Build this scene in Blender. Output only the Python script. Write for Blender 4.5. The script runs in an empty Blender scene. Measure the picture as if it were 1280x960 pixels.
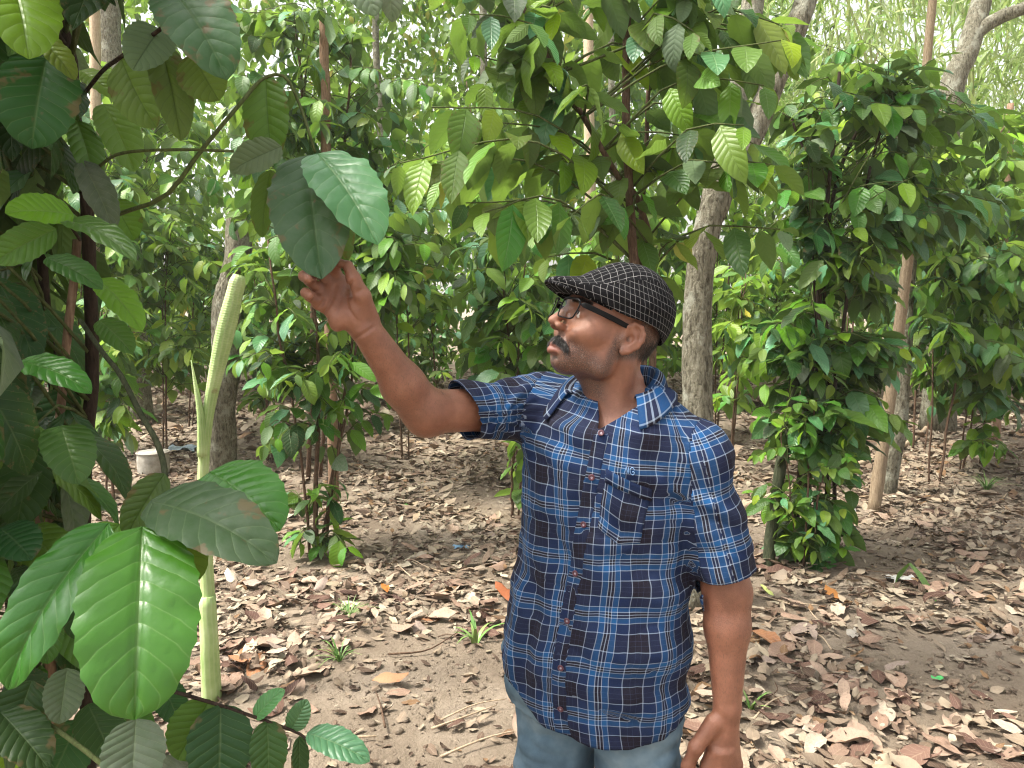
import bpy, bmesh, math, random, os
import numpy as np
from mathutils import Vector, Matrix, noise as mnoise

sc = bpy.context.scene
COL = sc.collection
R = math.radians

# ------------------------------------------------------------------ camera
F_PX = 967.0                      # focal length in pixels of a 1280 px wide picture
CAM_H = 1.55
PITCH = R(5.9)
cam_d = bpy.data.cameras.new('camera')
cam_d.sensor_width = 36.0
cam_d.lens = 36.0 * F_PX / 1280.0
cam_d.clip_start = 0.05
cam_d.clip_end = 800.0
cam = bpy.data.objects.new('camera', cam_d)
COL.objects.link(cam)
cam.location = (0, 0, CAM_H)
cam.rotation_euler = (math.pi / 2 - PITCH, 0, 0)
sc.camera = cam

# ------------------------------------------------------------------ world, sun, exposure
SUN_EL, SUN_AZ = R(58), R(-98)     # azimuth measured from +Y towards +X
world = bpy.data.worlds.new('World')
sc.world = world
world.use_nodes = True
wn = world.node_tree.nodes
wl = world.node_tree.links
bg = wn['Background']
sky = wn.new('ShaderNodeTexSky')
sky.sky_type = 'NISHITA'
sky.sun_disc = False
sky.sun_elevation = SUN_EL
sky.sun_rotation = SUN_AZ
sky.air_density = 1.0
sky.dust_density = 6.0
sky.ozone_density = 1.0
hs = wn.new('ShaderNodeHueSaturation')   # thin cloud takes most of the blue out of the sky
hs.inputs['Saturation'].default_value = 0.08
wl.new(sky.outputs[0], hs.inputs['Color'])
wl.new(hs.outputs[0], bg.inputs['Color'])
bg.inputs['Strength'].default_value = 0.08
sun_d = bpy.data.lights.new('sun', 'SUN')
sun_d.energy = 1.5
sun_d.angle = R(10)
sun_d.color = (1.0, 0.94, 0.82)
sun = bpy.data.objects.new('sun', sun_d)
COL.objects.link(sun)
sd = Vector((math.sin(SUN_AZ) * math.cos(SUN_EL), math.cos(SUN_AZ) * math.cos(SUN_EL), math.sin(SUN_EL)))
sun.rotation_euler = (-sd).to_track_quat('-Z', 'Y').to_euler()
vs = sc.view_settings
vs.view_transform = 'Standard'
vs.look = 'None'
vs.exposure = 2.45
vs.gamma = 1.0
vs.use_curve_mapping = False
sc.cycles.pixel_filter_type = 'BLACKMAN_HARRIS'
sc.cycles.filter_width = 1.15
sc.cycles.volume_bounces = 1
sc.cycles.max_bounces = 8
sc.cycles.diffuse_bounces = 4
sc.cycles.glossy_bounces = 2
sc.cycles.transmission_bounces = 6
sc.cycles.transparent_max_bounces = 8

# ------------------------------------------------------------------ helpers
FWD = np.array([0, math.cos(PITCH), -math.sin(PITCH)])
UPV = np.array([0, math.sin(PITCH), math.cos(PITCH)])
RGT = np.array([1.0, 0, 0])
CAM = np.array([0, 0, CAM_H])


def P(px, py, d):
    """the point of the place seen at photo pixel (px, py), d metres away along the view"""
    return CAM + d * (FWD + RGT * (px - 640) / F_PX - UPV * (py - 480) / F_PX)


def G(px, py, z=0.0):
    """the point of the ground seen at photo pixel (px, py)"""
    v = FWD + RGT * (px - 640) / F_PX - UPV * (py - 480) / F_PX
    return CAM + v * (z - CAM_H) / v[2]


def nrm(v):
    v = np.asarray(v, float)
    return v / max(np.linalg.norm(v), 1e-9)


def make_mesh(name, V, F, mats=(), uv=None, smooth=True, col=None, mat_idx=None):
    """V (n,3), F list/array of polys, uv per vertex (n,2) or per loop"""
    me = bpy.data.meshes.new(name)
    V = np.asarray(V, np.float32)
    if isinstance(F, np.ndarray):
        nf, k = F.shape
        me.vertices.add(len(V))
        me.vertices.foreach_set('co', V.ravel())
        me.loops.add(nf * k)
        me.loops.foreach_set('vertex_index', F.astype(np.int32).ravel())
        me.polygons.add(nf)
        me.polygons.foreach_set('loop_start', np.arange(0, nf * k, k, dtype=np.int32))
        me.update(calc_edges=True)
    else:
        me.from_pydata([tuple(map(float, v)) for v in V], [], F)
    for m in mats:
        me.materials.append(m)
    if uv is not None:
        uv = np.asarray(uv, np.float32)
        lay = me.uv_layers.new(name='UVMap')
        li = np.empty(len(me.loops), np.int32)
        me.loops.foreach_get('vertex_index', li)
        lay.data.foreach_set('uv', (uv[li] if len(uv) == len(V) and len(uv) != len(li) else uv).ravel())
    if col is not None:
        at = me.color_attributes.new('tint', 'FLOAT_COLOR', 'POINT')
        at.data.foreach_set('color', np.asarray(col, np.float32).ravel())
    if mat_idx is not None:
        me.polygons.foreach_set('material_index', np.asarray(mat_idx, np.int32))
    if smooth:
        me.polygons.foreach_set('use_smooth', np.ones(len(me.polygons), bool))
    me.validate()
    me.update()
    return me


def link(name, me, parent=None):
    o = bpy.data.objects.new(name, me)
    COL.objects.link(o)
    if parent is not None:
        o.parent = parent
        pw = parent.matrix_basis.translation.copy()
        q = parent.parent
        while q is not None:
            pw = pw + q.matrix_basis.translation
            q = q.parent
        o.matrix_basis = Matrix.Translation(-pw)      # children are built in world coordinates
    return o


def tag(o, label=None, cat=None, group=None, kind=None):
    if label:
        o['label'] = label
    if cat:
        o['category'] = cat
    if group:
        o['group'] = group
    if kind:
        o['kind'] = kind
    return o


def root(name, loc, label, cat, group=None):
    o = bpy.data.objects.new(name, None)
    o.empty_display_size = 0.1
    COL.objects.link(o)
    o.location = [float(c) for c in loc]
    o.matrix_basis = Matrix.Translation(o.location)
    return tag(o, label, cat, group)


def bezier(pts, n):
    """smooth curve through points (Catmull-Rom)"""
    p = np.asarray(pts, float)
    if len(p) == 2:
        t = np.linspace(0, 1, n)[:, None]
        return p[0] * (1 - t) + p[1] * t
    q = np.vstack([2 * p[0] - p[1], p, 2 * p[-1] - p[-2]])
    seg = len(p) - 1
    u = np.linspace(0, seg - 1e-6, n)
    i = u.astype(int)
    t = (u - i)[:, None]
    a, b, c, d = q[i], q[i + 1], q[i + 2], q[i + 3]
    return 0.5 * ((2 * b) + (c - a) * t + (2 * a - 5 * b + 4 * c - d) * t ** 2 + (3 * b - a - 3 * c + d) * t ** 3)


def tube(path, rad, sides=6, cap=True, lump=0.0, rng=None, flat=1.0):
    """V, F(list), UV of a tube along path with radius per point; uv = (around, metres along)"""
    path = np.asarray(path, float)
    n = len(path)
    rad = np.broadcast_to(np.asarray(rad, float), (n,))
    T = np.gradient(path, axis=0)
    T /= np.maximum(np.linalg.norm(T, axis=1), 1e-9)[:, None]
    ref = np.array([0.0, 0.0, 1.0]) if abs(T[0][2]) < 0.9 else np.array([1.0, 0.0, 0.0])
    V, UV = [], []
    b = nrm(np.cross(T[0], ref))
    L = np.concatenate([[0], np.cumsum(np.linalg.norm(np.diff(path, axis=0), axis=1))])
    for i in range(n):
        b = nrm(b - T[i] * np.dot(b, T[i]))
        c = np.cross(T[i], b)
        for k in range(sides):
            a = 2 * math.pi * k / sides
            r = rad[i]
            if lump and rng is not None:
                r *= 1 + rng.uniform(-lump, lump)
            V.append(path[i] + (b * math.cos(a) + c * math.sin(a) * flat) * r)
            UV.append((k / sides, L[i]))
    F = []
    for i in range(n - 1):
        for k in range(sides):
            k2 = (k + 1) % sides
            F.append((i * sides + k, i * sides + k2, (i + 1) * sides + k2, (i + 1) * sides + k))
    if cap:
        F.append(tuple(range(sides))[::-1])
        F.append(tuple((n - 1) * sides + k for k in range(sides)))
    return np.array(V), F, np.array(UV)


def join(parts):
    V, F, U, o = [], [], [], 0
    for v, f, u in parts:
        V.append(v)
        U.append(u)
        F += [tuple(i + o for i in q) for q in f]
        o += len(v)
    return np.vstack(V), F, np.vstack(U)


# ------------------------------------------------------------------ material helpers
class NT:
    def __init__(self, name):
        self.m = bpy.data.materials.new(name)
        self.m.use_nodes = True
        self.n = self.m.node_tree.nodes
        self.l = self.m.node_tree.links
        self.p = self.n['Principled BSDF']
        self.out = self.n['Material Output']

    def node(self, t, **kw):
        n = self.n.new(t)
        for k, v in kw.items():
            setattr(n, k, v)
        return n

    def put(self, sock, v):
        if hasattr(v, 'is_output') or isinstance(v, bpy.types.NodeSocket):
            self.l.new(v, sock)
        else:
            sock.default_value = v

    def math(self, op, a, b=None, c=None, clamp=False):
        n = self.node('ShaderNodeMath', operation=op, use_clamp=clamp)
        self.put(n.inputs[0], a)
        if b is not None:
            self.put(n.inputs[1], b)
        if c is not None:
            self.put(n.inputs[2], c)
        return n.outputs[0]

    def mix(self, f, a, b, blend='MIX'):
        n = self.node('ShaderNodeMix', data_type='RGBA', blend_type=blend)
        self.put(n.inputs[0], f)
        self.put(n.inputs[6], (*a, 1) if isinstance(a, tuple) and len(a) == 3 else a)
        self.put(n.inputs[7], (*b, 1) if isinstance(b, tuple) and len(b) == 3 else b)
        return n.outputs[2]

    def noise(self, vec, scale, detail=4, rough=0.55, dist=0.0):
        n = self.node('ShaderNodeTexNoise')
        if vec is not None:
            self.l.new(vec, n.inputs['Vector'])
        n.inputs['Scale'].default_value = scale
        n.inputs['Detail'].default_value = detail
        n.inputs['Roughness'].default_value = rough
        n.inputs['Distortion'].default_value = dist
        return n.outputs['Fac']

    def ramp(self, f, stops, interp='LINEAR'):
        n = self.node('ShaderNodeValToRGB')
        cr = n.color_ramp
        cr.interpolation = interp
        while len(cr.elements) < len(stops):
            cr.elements.new(0.5)
        for e, (p, c) in zip(cr.elements, stops):
            e.position = p
            e.color = (*c, 1) if len(c) == 3 else c
        self.put(n.inputs[0], f)
        return n.outputs[0]

    def coords(self, what='Object'):
        return self.node('ShaderNodeTexCoord').outputs[what]

    def bump(self, h, strength=0.3, dist=0.01):
        n = self.node('ShaderNodeBump')
        n.inputs['Strength'].default_value = strength
        n.inputs['Distance'].default_value = dist
        self.put(n.inputs['Height'], h)
        self.l.new(n.outputs[0], self.p.inputs['Normal'])
        return n.outputs[0]

    def set(self, **kw):
        for k, v in kw.items():
            k = {'base': 'Base Color', 'rough': 'Roughness', 'spec': 'Specular IOR Level', 'metal': 'Metallic',
                 'sheen': 'Sheen Weight', 'coat': 'Coat Weight', 'sss': 'Subsurface Weight'}.get(k, k)
            if isinstance(v, tuple) and len(v) == 3 and k == 'Base Color':
                v = (*v, 1)
            self.put(self.p.inputs[k], v)
        return self


def smooth(x, a, b):
    t = np.clip((x - a) / (b - a), 0, 1)
    return t * t * (3 - 2 * t)
# ================================================================== ground
RS = np.random.RandomState(11)


def gh(x, y):
    """height of the ground"""
    h = .018 * np.sin(x * 1.3 + .7 * np.sin(y * .9)) * np.cos(y * 1.1 + .5) + .010 * np.sin(x * 3.1 + 1) * np.sin(y * 2.7 + 2)
    h = h + .004 * np.sin(x * 9 + 2 * np.sin(y * 5)) * np.sin(y * 8 + 1)
    return h - .01


def gz(p):
    return np.array([p[0], p[1], float(gh(np.array(p[0]), np.array(p[1])))])


def Gd(px, py):
    return gz(G(px, py))


soil = NT('forest_soil')
oc = soil.coords()
s1 = soil.noise(oc, 1.3, 5, .6)
s2 = soil.noise(oc, 22, 6, .65)
s3 = soil.noise(oc, 160, 4, .7)
c = soil.ramp(s1, [(.3, (.155, .118, .086)), (.5, (.225, .178, .132)), (.7, (.30, .245, .19))])
c = soil.mix(soil.math('MULTIPLY', soil.math('SUBTRACT', s2, .42, clamp=True), 1.0), c, (.16, .115, .085))
c = soil.mix(soil.math('MULTIPLY', soil.math('SUBTRACT', s3, .48, clamp=True), 1.2), c, (.32, .26, .20))
soil.set(base=c, rough=.95, spec=.1)
soil.bump(soil.math('ADD', soil.math('MULTIPLY', s2, 1.6), soil.math('MULTIPLY', s3, .45)), .9, .02)
gx = np.concatenate([-np.geomspace(260, 6.2, 26), np.linspace(-6, 6, 241), np.geomspace(6.2, 260, 26)])
gy = np.concatenate([-np.geomspace(200, 1.2, 14), np.linspace(-1, 9, 201), np.geomspace(9.1, 420, 40)])
X, Y = np.meshgrid(gx, gy)
Z = gh(X, Y) + .006 * sd_n2(X, Y, 3.1) * (np.abs(Y) < 12) if 'sd_n2' in globals() else gh(X, Y)
near = (np.abs(X) < 6) & (Y > -1) & (Y < 9)
Z = Z + np.where(near, RS.normal(0, .0035, X.shape), 0)
nx, ny = len(gx), len(gy)
idx = np.arange(nx * ny).reshape(ny, nx)
F = np.stack([idx[:-1, :-1], idx[:-1, 1:], idx[1:, 1:], idx[1:, :-1]], -1).reshape(-1, 4)
tag(link('ground', make_mesh('ground', np.stack([X, Y, Z], -1).reshape(-1, 3), F, [soil.m])), kind='structure')

# ================================================================== leaves
def leaf_mat(name, top, under, trans, rough=.42, vein=(.40, .52, .22), veinmix=.26, spots=None, nvein=9, per_island=False, dust=0.0, var=.32, spec=.42):
    t = NT(name)
    uvn = t.coords('UV')
    s = t.node('ShaderNodeSeparateXYZ')
    t.l.new(uvn, s.inputs[0])
    a = t.math('ABSOLUTE', t.math('SUBTRACT', t.math('MULTIPLY', s.outputs[0], 2), 1))
    vv = t.math('FRACT', t.math('MULTIPLY', t.math('SUBTRACT', s.outputs[1], t.math('MULTIPLY', a, .20)), nvein))
    dv = t.math('ABSOLUTE', t.math('SUBTRACT', vv, .5))
    lat = t.math('MULTIPLY', t.math('SUBTRACT', 1, t.math('DIVIDE', t.math('SUBTRACT', .5, dv), .06), clamp=True), .75)
    mid = t.math('SUBTRACT', 1, t.math('DIVIDE', a, .055), clamp=True)
    veins = t.math('MAXIMUM', lat, mid)
    geo = t.node('ShaderNodeNewGeometry')
    if per_island:
        rnd = geo.outputs['Random Per Island']
    else:
        rnd = t.node('ShaderNodeObjectInfo').outputs['Random']
    oc = t.coords('Object')
    n1 = t.noise(oc, 7, 4, .6)
    wn_ = t.node('ShaderNodeTexWhiteNoise', noise_dimensions='1D')
    t.put(wn_.inputs['W'], t.math('MULTIPLY', rnd, 977))
    r2 = wn_.outputs['Value']
    hsv = t.node('ShaderNodeHueSaturation')
    t.put(hsv.inputs['Hue'], t.math('ADD', .5, t.math('MULTIPLY', t.math('SUBTRACT', rnd, .5), .05)))
    t.put(hsv.inputs['Saturation'], t.math('ADD', .92, t.math('MULTIPLY', r2, .16)))
    t.put(hsv.inputs['Value'], t.math('ADD', 1 - var, t.math('MULTIPLY', r2, var * 2.2)))
    col = t.mix(t.math('MULTIPLY', t.math('SUBTRACT', n1, .4, clamp=True), .9), top, tuple(x * .62 for x in top))
    t.put(hsv.inputs['Color'], col)
    col = hsv.outputs[0]
    col = t.mix(t.math('MULTIPLY', veins, veinmix), col, vein)
    if dust:
        nd = t.noise(oc, 12, 5, .7)
        col = t.mix(t.math('MULTIPLY', t.ramp(nd, [(.35, (0, 0, 0)), (.7, (1, 1, 1))]), dust), col, (.22, .23, .20))
    if spots:
        ns = t.noise(oc, 26, 3, .6)
        edge = t.math('POWER', a, 3)
        col = t.mix(t.ramp(t.math('ADD', ns, t.math('MULTIPLY', edge, .12)), [(.64, (0, 0, 0)), (.70, (.85, .85, .85))]), col, spots)
    und = t.mix(t.math('MULTIPLY', veins, .3), under, tuple(min(1, x * 1.8) for x in under))
    col = t.mix(geo.outputs['Backfacing'], col, und)
    t.set(base=col, rough=t.math('ADD', rough, t.math('MULTIPLY', geo.outputs['Backfacing'], .25)), spec=spec)
    hb = t.math('SUBTRACT', t.math('MULTIPLY', t.math('SINE', t.math('MULTIPLY', t.math('SUBTRACT', .5, dv), math.pi)), .8), mid)
    t.bump(t.math('ADD', hb, t.math('MULTIPLY', t.noise(oc, 90, 2), .25)), .45, .004)
    tl = t.node('ShaderNodeBsdfTranslucent')
    tcol = t.mix(.45, col, (.24, .40, .035))
    tcol = t.mix(t.math('MULTIPLY', veins, .5), tcol, tuple(x * .55 for x in top))
    t.put(tl.inputs[0], tcol)
    ms = t.node('ShaderNodeMixShader')
    ms.inputs[0].default_value = trans
    t.l.new(t.p.outputs[0], ms.inputs[1])
    t.l.new(tl.outputs[0], ms.inputs[2])
    t.l.new(ms.outputs[0], t.out.inputs[0])
    return t.m


LM = {}
def leaf_kinds(suf, pi):
    LM['green' + suf] = leaf_mat('leaf_green' + suf, (.055, .150, .018), (.09, .16, .045), .32, per_island=pi)
    LM['mid' + suf] = leaf_mat('leaf_mid' + suf, (.110, .225, .024), (.13, .21, .05), .40, per_island=pi)
    LM['dark' + suf] = leaf_mat('leaf_dark' + suf, (.020, .060, .014), (.05, .085, .034), .16, spots=(.11, .08, .035), rough=.46, veinmix=.16, spec=.26, per_island=pi)
    LM['young' + suf] = leaf_mat('leaf_young' + suf, (.20, .33, .035), (.21, .31, .06), .50, rough=.38, per_island=pi)
    LM['olive' + suf] = leaf_mat('leaf_olive' + suf, (.085, .15, .022), (.11, .17, .04), .50, spots=(.10, .055, .02), rough=.6, veinmix=.1, vein=(.05, .09, .02), per_island=pi)
    LM['yellow' + suf] = leaf_mat('leaf_yellow' + suf, (.36, .33, .05), (.33, .30, .08), .45, rough=.55, spots=(.16, .07, .03), per_island=pi)
    LM['dusty' + suf] = leaf_mat('leaf_dusty' + suf, (.075, .115, .058), (.11, .15, .085), .22, rough=.75, dust=.55, veinmix=.25, spec=.2, per_island=pi)
    LM['blue' + suf] = leaf_mat('leaf_blue' + suf, (.070, .19, .078), (.11, .18, .08), .25, rough=.36, per_island=pi)
    LM['gloss' + suf] = leaf_mat('leaf_gloss' + suf, (.046, .160, .018), (.09, .17, .05), .16, rough=.33, veinmix=.16, spec=.45, var=.05, per_island=pi)
    LM['drab' + suf] = leaf_mat('leaf_drab' + suf, (.034, .085, .028), (.07, .10, .05), .18, spots=(.12, .09, .045), rough=.5, dust=.22, veinmix=.14, spec=.25, var=.1, per_island=pi)
    LM['under' + suf] = leaf_mat('leaf_pale' + suf, (.14, .20, .11), (.10, .16, .06), .35, rough=.7, veinmix=.45, vein=(.08, .13, .06), spec=.2, per_island=pi)


leaf_kinds('', False)
leaf_kinds('_mass', True)


def halfw(s, w, a=.62, b=.85):
    m = (a / (a + b)) ** a * (b / (a + b)) ** b
    return w * np.clip(s, 0, 1) ** a * np.clip(1 - s, 0, 1) ** b / m


def leaf_grid(nu, nv, w, droop, fold, ripple, rs, quilt=0.0, twist=0.0, nvein=9, a=.62, b=.85):
    """unit leaf: base at 0, along +Y, upper side +Z"""
    s = np.linspace(0, 1, nu + 1)
    s = s ** .9
    t = np.linspace(-1, 1, nv + 1)
    ang = np.cumsum(np.concatenate([[0], np.full(nu, droop / nu)]) * (.4 + 1.2 * s))
    ds = np.diff(s, prepend=0)
    y = np.cumsum(np.cos(ang) * ds)
    z = -np.cumsum(np.sin(ang) * ds)
    hw = halfw(s, w, a, b)
    hw = hw * (1 + .035 * np.sin(s * nvein * 6.283 + 1) * (nu > 12))
    hw[0] = hw[-1] = .004
    V = np.zeros((nu + 1, nv + 1, 3))
    U = np.zeros((nu + 1, nv + 1, 2))
    ph = rs.uniform(0, 6.28, 4)
    for i in range(nu + 1):
        n = np.array([0, math.sin(ang[i]), math.cos(ang[i])])
        tw = twist * s[i]
        sd = np.array([math.cos(tw), 0, 0]) + n * math.sin(tw)
        for j in range(nv + 1):
            x = t[j] * hw[i]
            e = abs(t[j])
            h = fold * abs(x) - 0.25 * fold * abs(x) * e
            h += ripple * e ** 2 * (math.sin(s[i] * 19 + ph[0] + (1.3 if t[j] > 0 else 0)) + .6 * math.sin(s[i] * 33 + ph[1])) * math.sin(math.pi * min(1, s[i] * 1.05)) ** .5
            if quilt:
                q = (s[i] - .20 * e) * nvein
                h += quilt * (abs(math.sin(math.pi * (q + .5)))) ** .7 * math.sin(math.pi * e ** .8) ** .6 * math.sin(math.pi * min(1, s[i])) ** .5
                h -= quilt * .5 * max(0, 1 - e / .08)
            V[i, j] = np.array([0, y[i], z[i]]) + sd * x + n * h
            U[i, j] = (t[j] * .5 + .5, s[i])
    F = [(i * (nv + 1) + j, i * (nv + 1) + j + 1, (i + 1) * (nv + 1) + j + 1, (i + 1) * (nv + 1) + j) for i in range(nu) for j in range(nv)]
    return V.reshape(-1, 3), np.array(F), U.reshape(-1, 2)


NV = 7
LEAF_V = [leaf_grid(6, 4, RS.uniform(.20, .27), RS.uniform(.1, .95), RS.uniform(.1, .45), RS.uniform(.014, .036), RS, twist=RS.uniform(-.4, .4)) for _ in range(NV)]
LEAF_FAR = [leaf_grid(3, 2, RS.uniform(.20, .27), RS.uniform(.2, .9), RS.uniform(.1, .4), 0, RS) for _ in range(4)]
LEAF_ME = {}
for k in list(LM):
    if k.endswith('_mass'):
        continue
    for i, (v, f, u) in enumerate(LEAF_V):
        LEAF_ME[k, i] = make_mesh('leaf', v, f, [LM[k]], uv=u)


def frame(d, up):
    d = nrm(d)
    x = np.cross(d, up)
    if np.linalg.norm(x) < 1e-4:
        x = np.array([1., 0, 0])
    x = nrm(x)
    return x, d, np.cross(x, d)


def leaf_obj(me, base, d, up, L, parent, origin):
    x, y, z = frame(d, up)
    o = bpy.data.objects.new('leaf', me)
    COL.objects.link(o)
    o.parent = parent
    b = base - origin
    o.matrix_basis = Matrix(((x[0] * L, y[0] * L, z[0] * L, b[0]), (x[1] * L, y[1] * L, z[1] * L, b[1]), (x[2] * L, y[2] * L, z[2] * L, b[2]), (0, 0, 0, 1)))
    return o


def mass(name, items, parent=None, far=False, suf='_mass'):
    """many leaves in one mesh: items = (base, dir, up, length, kind)"""
    src = LEAF_FAR if far else LEAF_V
    kinds = sorted(set(i[4] for i in items))
    Vs, Fs, Us, Ms, o = [], [], [], [], 0
    for kk in kinds:
        it = [i for i in items if i[4] == kk]
        B = np.array([i[0] for i in it])
        D = np.array([i[1] for i in it])
        D = D / np.linalg.norm(D, axis=1)[:, None]
        Up = np.array([i[2] for i in it])
        L = np.array([i[3] for i in it])
        Xv = np.cross(D, Up)
        Xv /= np.maximum(np.linalg.norm(Xv, axis=1), 1e-6)[:, None]
        Zv = np.cross(Xv, D)
        for vi, (v, f, u) in enumerate(src):
            s = slice(vi, None, len(src))
            n = len(B[s])
            if n == 0:
                continue
            W = B[s][:, None] + L[s][:, None, None] * (v[None, :, 0:1] * Xv[s][:, None] + v[None, :, 1:2] * D[s][:, None] + v[None, :, 2:3] * Zv[s][:, None])
            Vs.append(W.reshape(-1, 3))
            Fs.append((f[None] + (np.arange(n) * len(v))[:, None, None]).reshape(-1, 4) + o)
            Us.append(np.tile(u, (n, 1)))
            Ms.append(np.full(n * len(f), kinds.index(kk)))
            o += n * len(v)
    me = make_mesh(name, np.vstack(Vs), np.vstack(Fs), [LM[k + suf] for k in kinds], uv=np.vstack(Us), mat_idx=np.concatenate(Ms))
    ob = link(name, me, parent)
    ob['kind'] = 'stuff'
    return ob


# ================================================================== bark
def bark(name, stops, scale=(14, 14, 3), bumpd=.012, lichen=None):
    t = NT(name)
    oc = t.coords()
    mp = t.node('ShaderNodeMapping')
    mp.inputs['Scale'].default_value = scale
    t.l.new(oc, mp.inputs['Vector'])
    n = t.noise(mp.outputs[0], 3, 6, .65, .6)
    n2 = t.noise(oc, 60, 4, .7)
    c = t.ramp(n, stops)
    c = t.mix(t.math('MULTIPLY', t.math('SUBTRACT', n2, .45, clamp=True), 1.0), c, tuple(x * .5 for x in stops[0][1]))
    if lichen:
        nl = t.noise(oc, 7, 5, .7)
        c = t.mix(t.ramp(nl, [(.52, (0, 0, 0)), (.62, (.75,) * 3)]), c, lichen)
    t.set(base=c, rough=.9, spec=.12)
    t.bump(t.math('ADD', n, t.math('MULTIPLY', n2, .4)), .9, bumpd)
    return t.m


BK_GREY = bark('grey_bark', [(.34, (.060, .052, .036)), (.5, (.185, .168, .122)), (.66, (.29, .27, .205))], scale=(20, 20, 6), lichen=(.36, .36, .29), bumpd=.035)
BK_BROWN = bark('red_brown_bark', [(.3, (.05, .030, .020)), (.55, (.12, .075, .05)), (.75, (.20, .135, .095))], scale=(40, 40, 8), bumpd=.004)
BK_DARK = bark('dark_bark', [(.3, (.018, .012, .009)), (.6, (.05, .034, .025)), (.8, (.09, .065, .048))], scale=(40, 40, 8), bumpd=.004)
BK_TWIG = bark('green_twig', [(.3, (.05, .06, .022)), (.6, (.10, .12, .045)), (.8, (.17, .17, .08))], scale=(40, 40, 10), bumpd=.002)
BK_BAMBOO = bark('dry_bamboo', [(.3, (.15, .105, .066)), (.5, (.26, .195, .13)), (.75, (.36, .29, .205))], scale=(60, 60, 5), bumpd=.003)
BK_POLE = bark('mossy_pole', [(.3, (.022, .028, .016)), (.5, (.05, .058, .032)), (.75, (.10, .10, .06))], scale=(40, 40, 6), bumpd=.004)
BK_PALE = bark('pale_branch', [(.3, (.28, .20, .13)), (.5, (.42, .32, .22)), (.75, (.52, .42, .31))], scale=(40, 40, 6), bumpd=.003)
BK_STAKE = bark('brown_stake', [(.3, (.12, .07, .045)), (.5, (.23, .145, .095)), (.75, (.34, .23, .16))], scale=(50, 50, 5), bumpd=.003)


def wobble(path, amp, rs, freq=3):
    n = len(path)
    t = np.linspace(0, 1, n)
    out = path.copy()
    for k in range(3):
        ph = rs.uniform(0, 6.28, 3)
        fr = freq * rs.uniform(.5, 1.6)
        out[:, 0] += amp * np.sin(t * 6.28 * fr + ph[0]) / 2 * np.minimum(1, t * 6)
        out[:, 1] += amp * np.sin(t * 6.28 * fr + ph[1]) / 2 * np.minimum(1, t * 6)
    return out


def stem_obj(name, pts, r0, r1, mat, parent, n=20, sides=8, wob=.006, rs=RS, lump=.06):
    path = wobble(bezier(pts, n), wob, rs)
    v, f, u = tube(path, np.linspace(r0, r1, n), sides, lump=lump, rng=rs)
    return link(name, make_mesh(name, v, f, [mat], uv=u), parent), path


# ================================================================== coffee plants
def pick(kinds, rs):
    k = list(kinds)
    w = np.array([kinds[x] for x in k], float)
    return k[rs.choice(len(k), p=w / w.sum())]


MIX = {'green': 4, 'mid': 4, 'dark': 1.6, 'young': 1.4, 'blue': 2.4, 'olive': .7, 'dusty': .2}
MIXB = {'green': 2.4, 'mid': 4, 'young': 4.2, 'olive': 1.2, 'blue': .8, 'yellow': .12}
MIXD = {'dark': 3.4, 'green': 5, 'mid': 2, 'blue': 3, 'dusty': .5, 'young': .25}
MIXU = {'mid': 4, 'olive': 3, 'under': 1.8, 'green': 2.5, 'dusty': .7, 'young': 1.6, 'yellow': .2, 'blue': 3, 'dark': .8}


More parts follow.
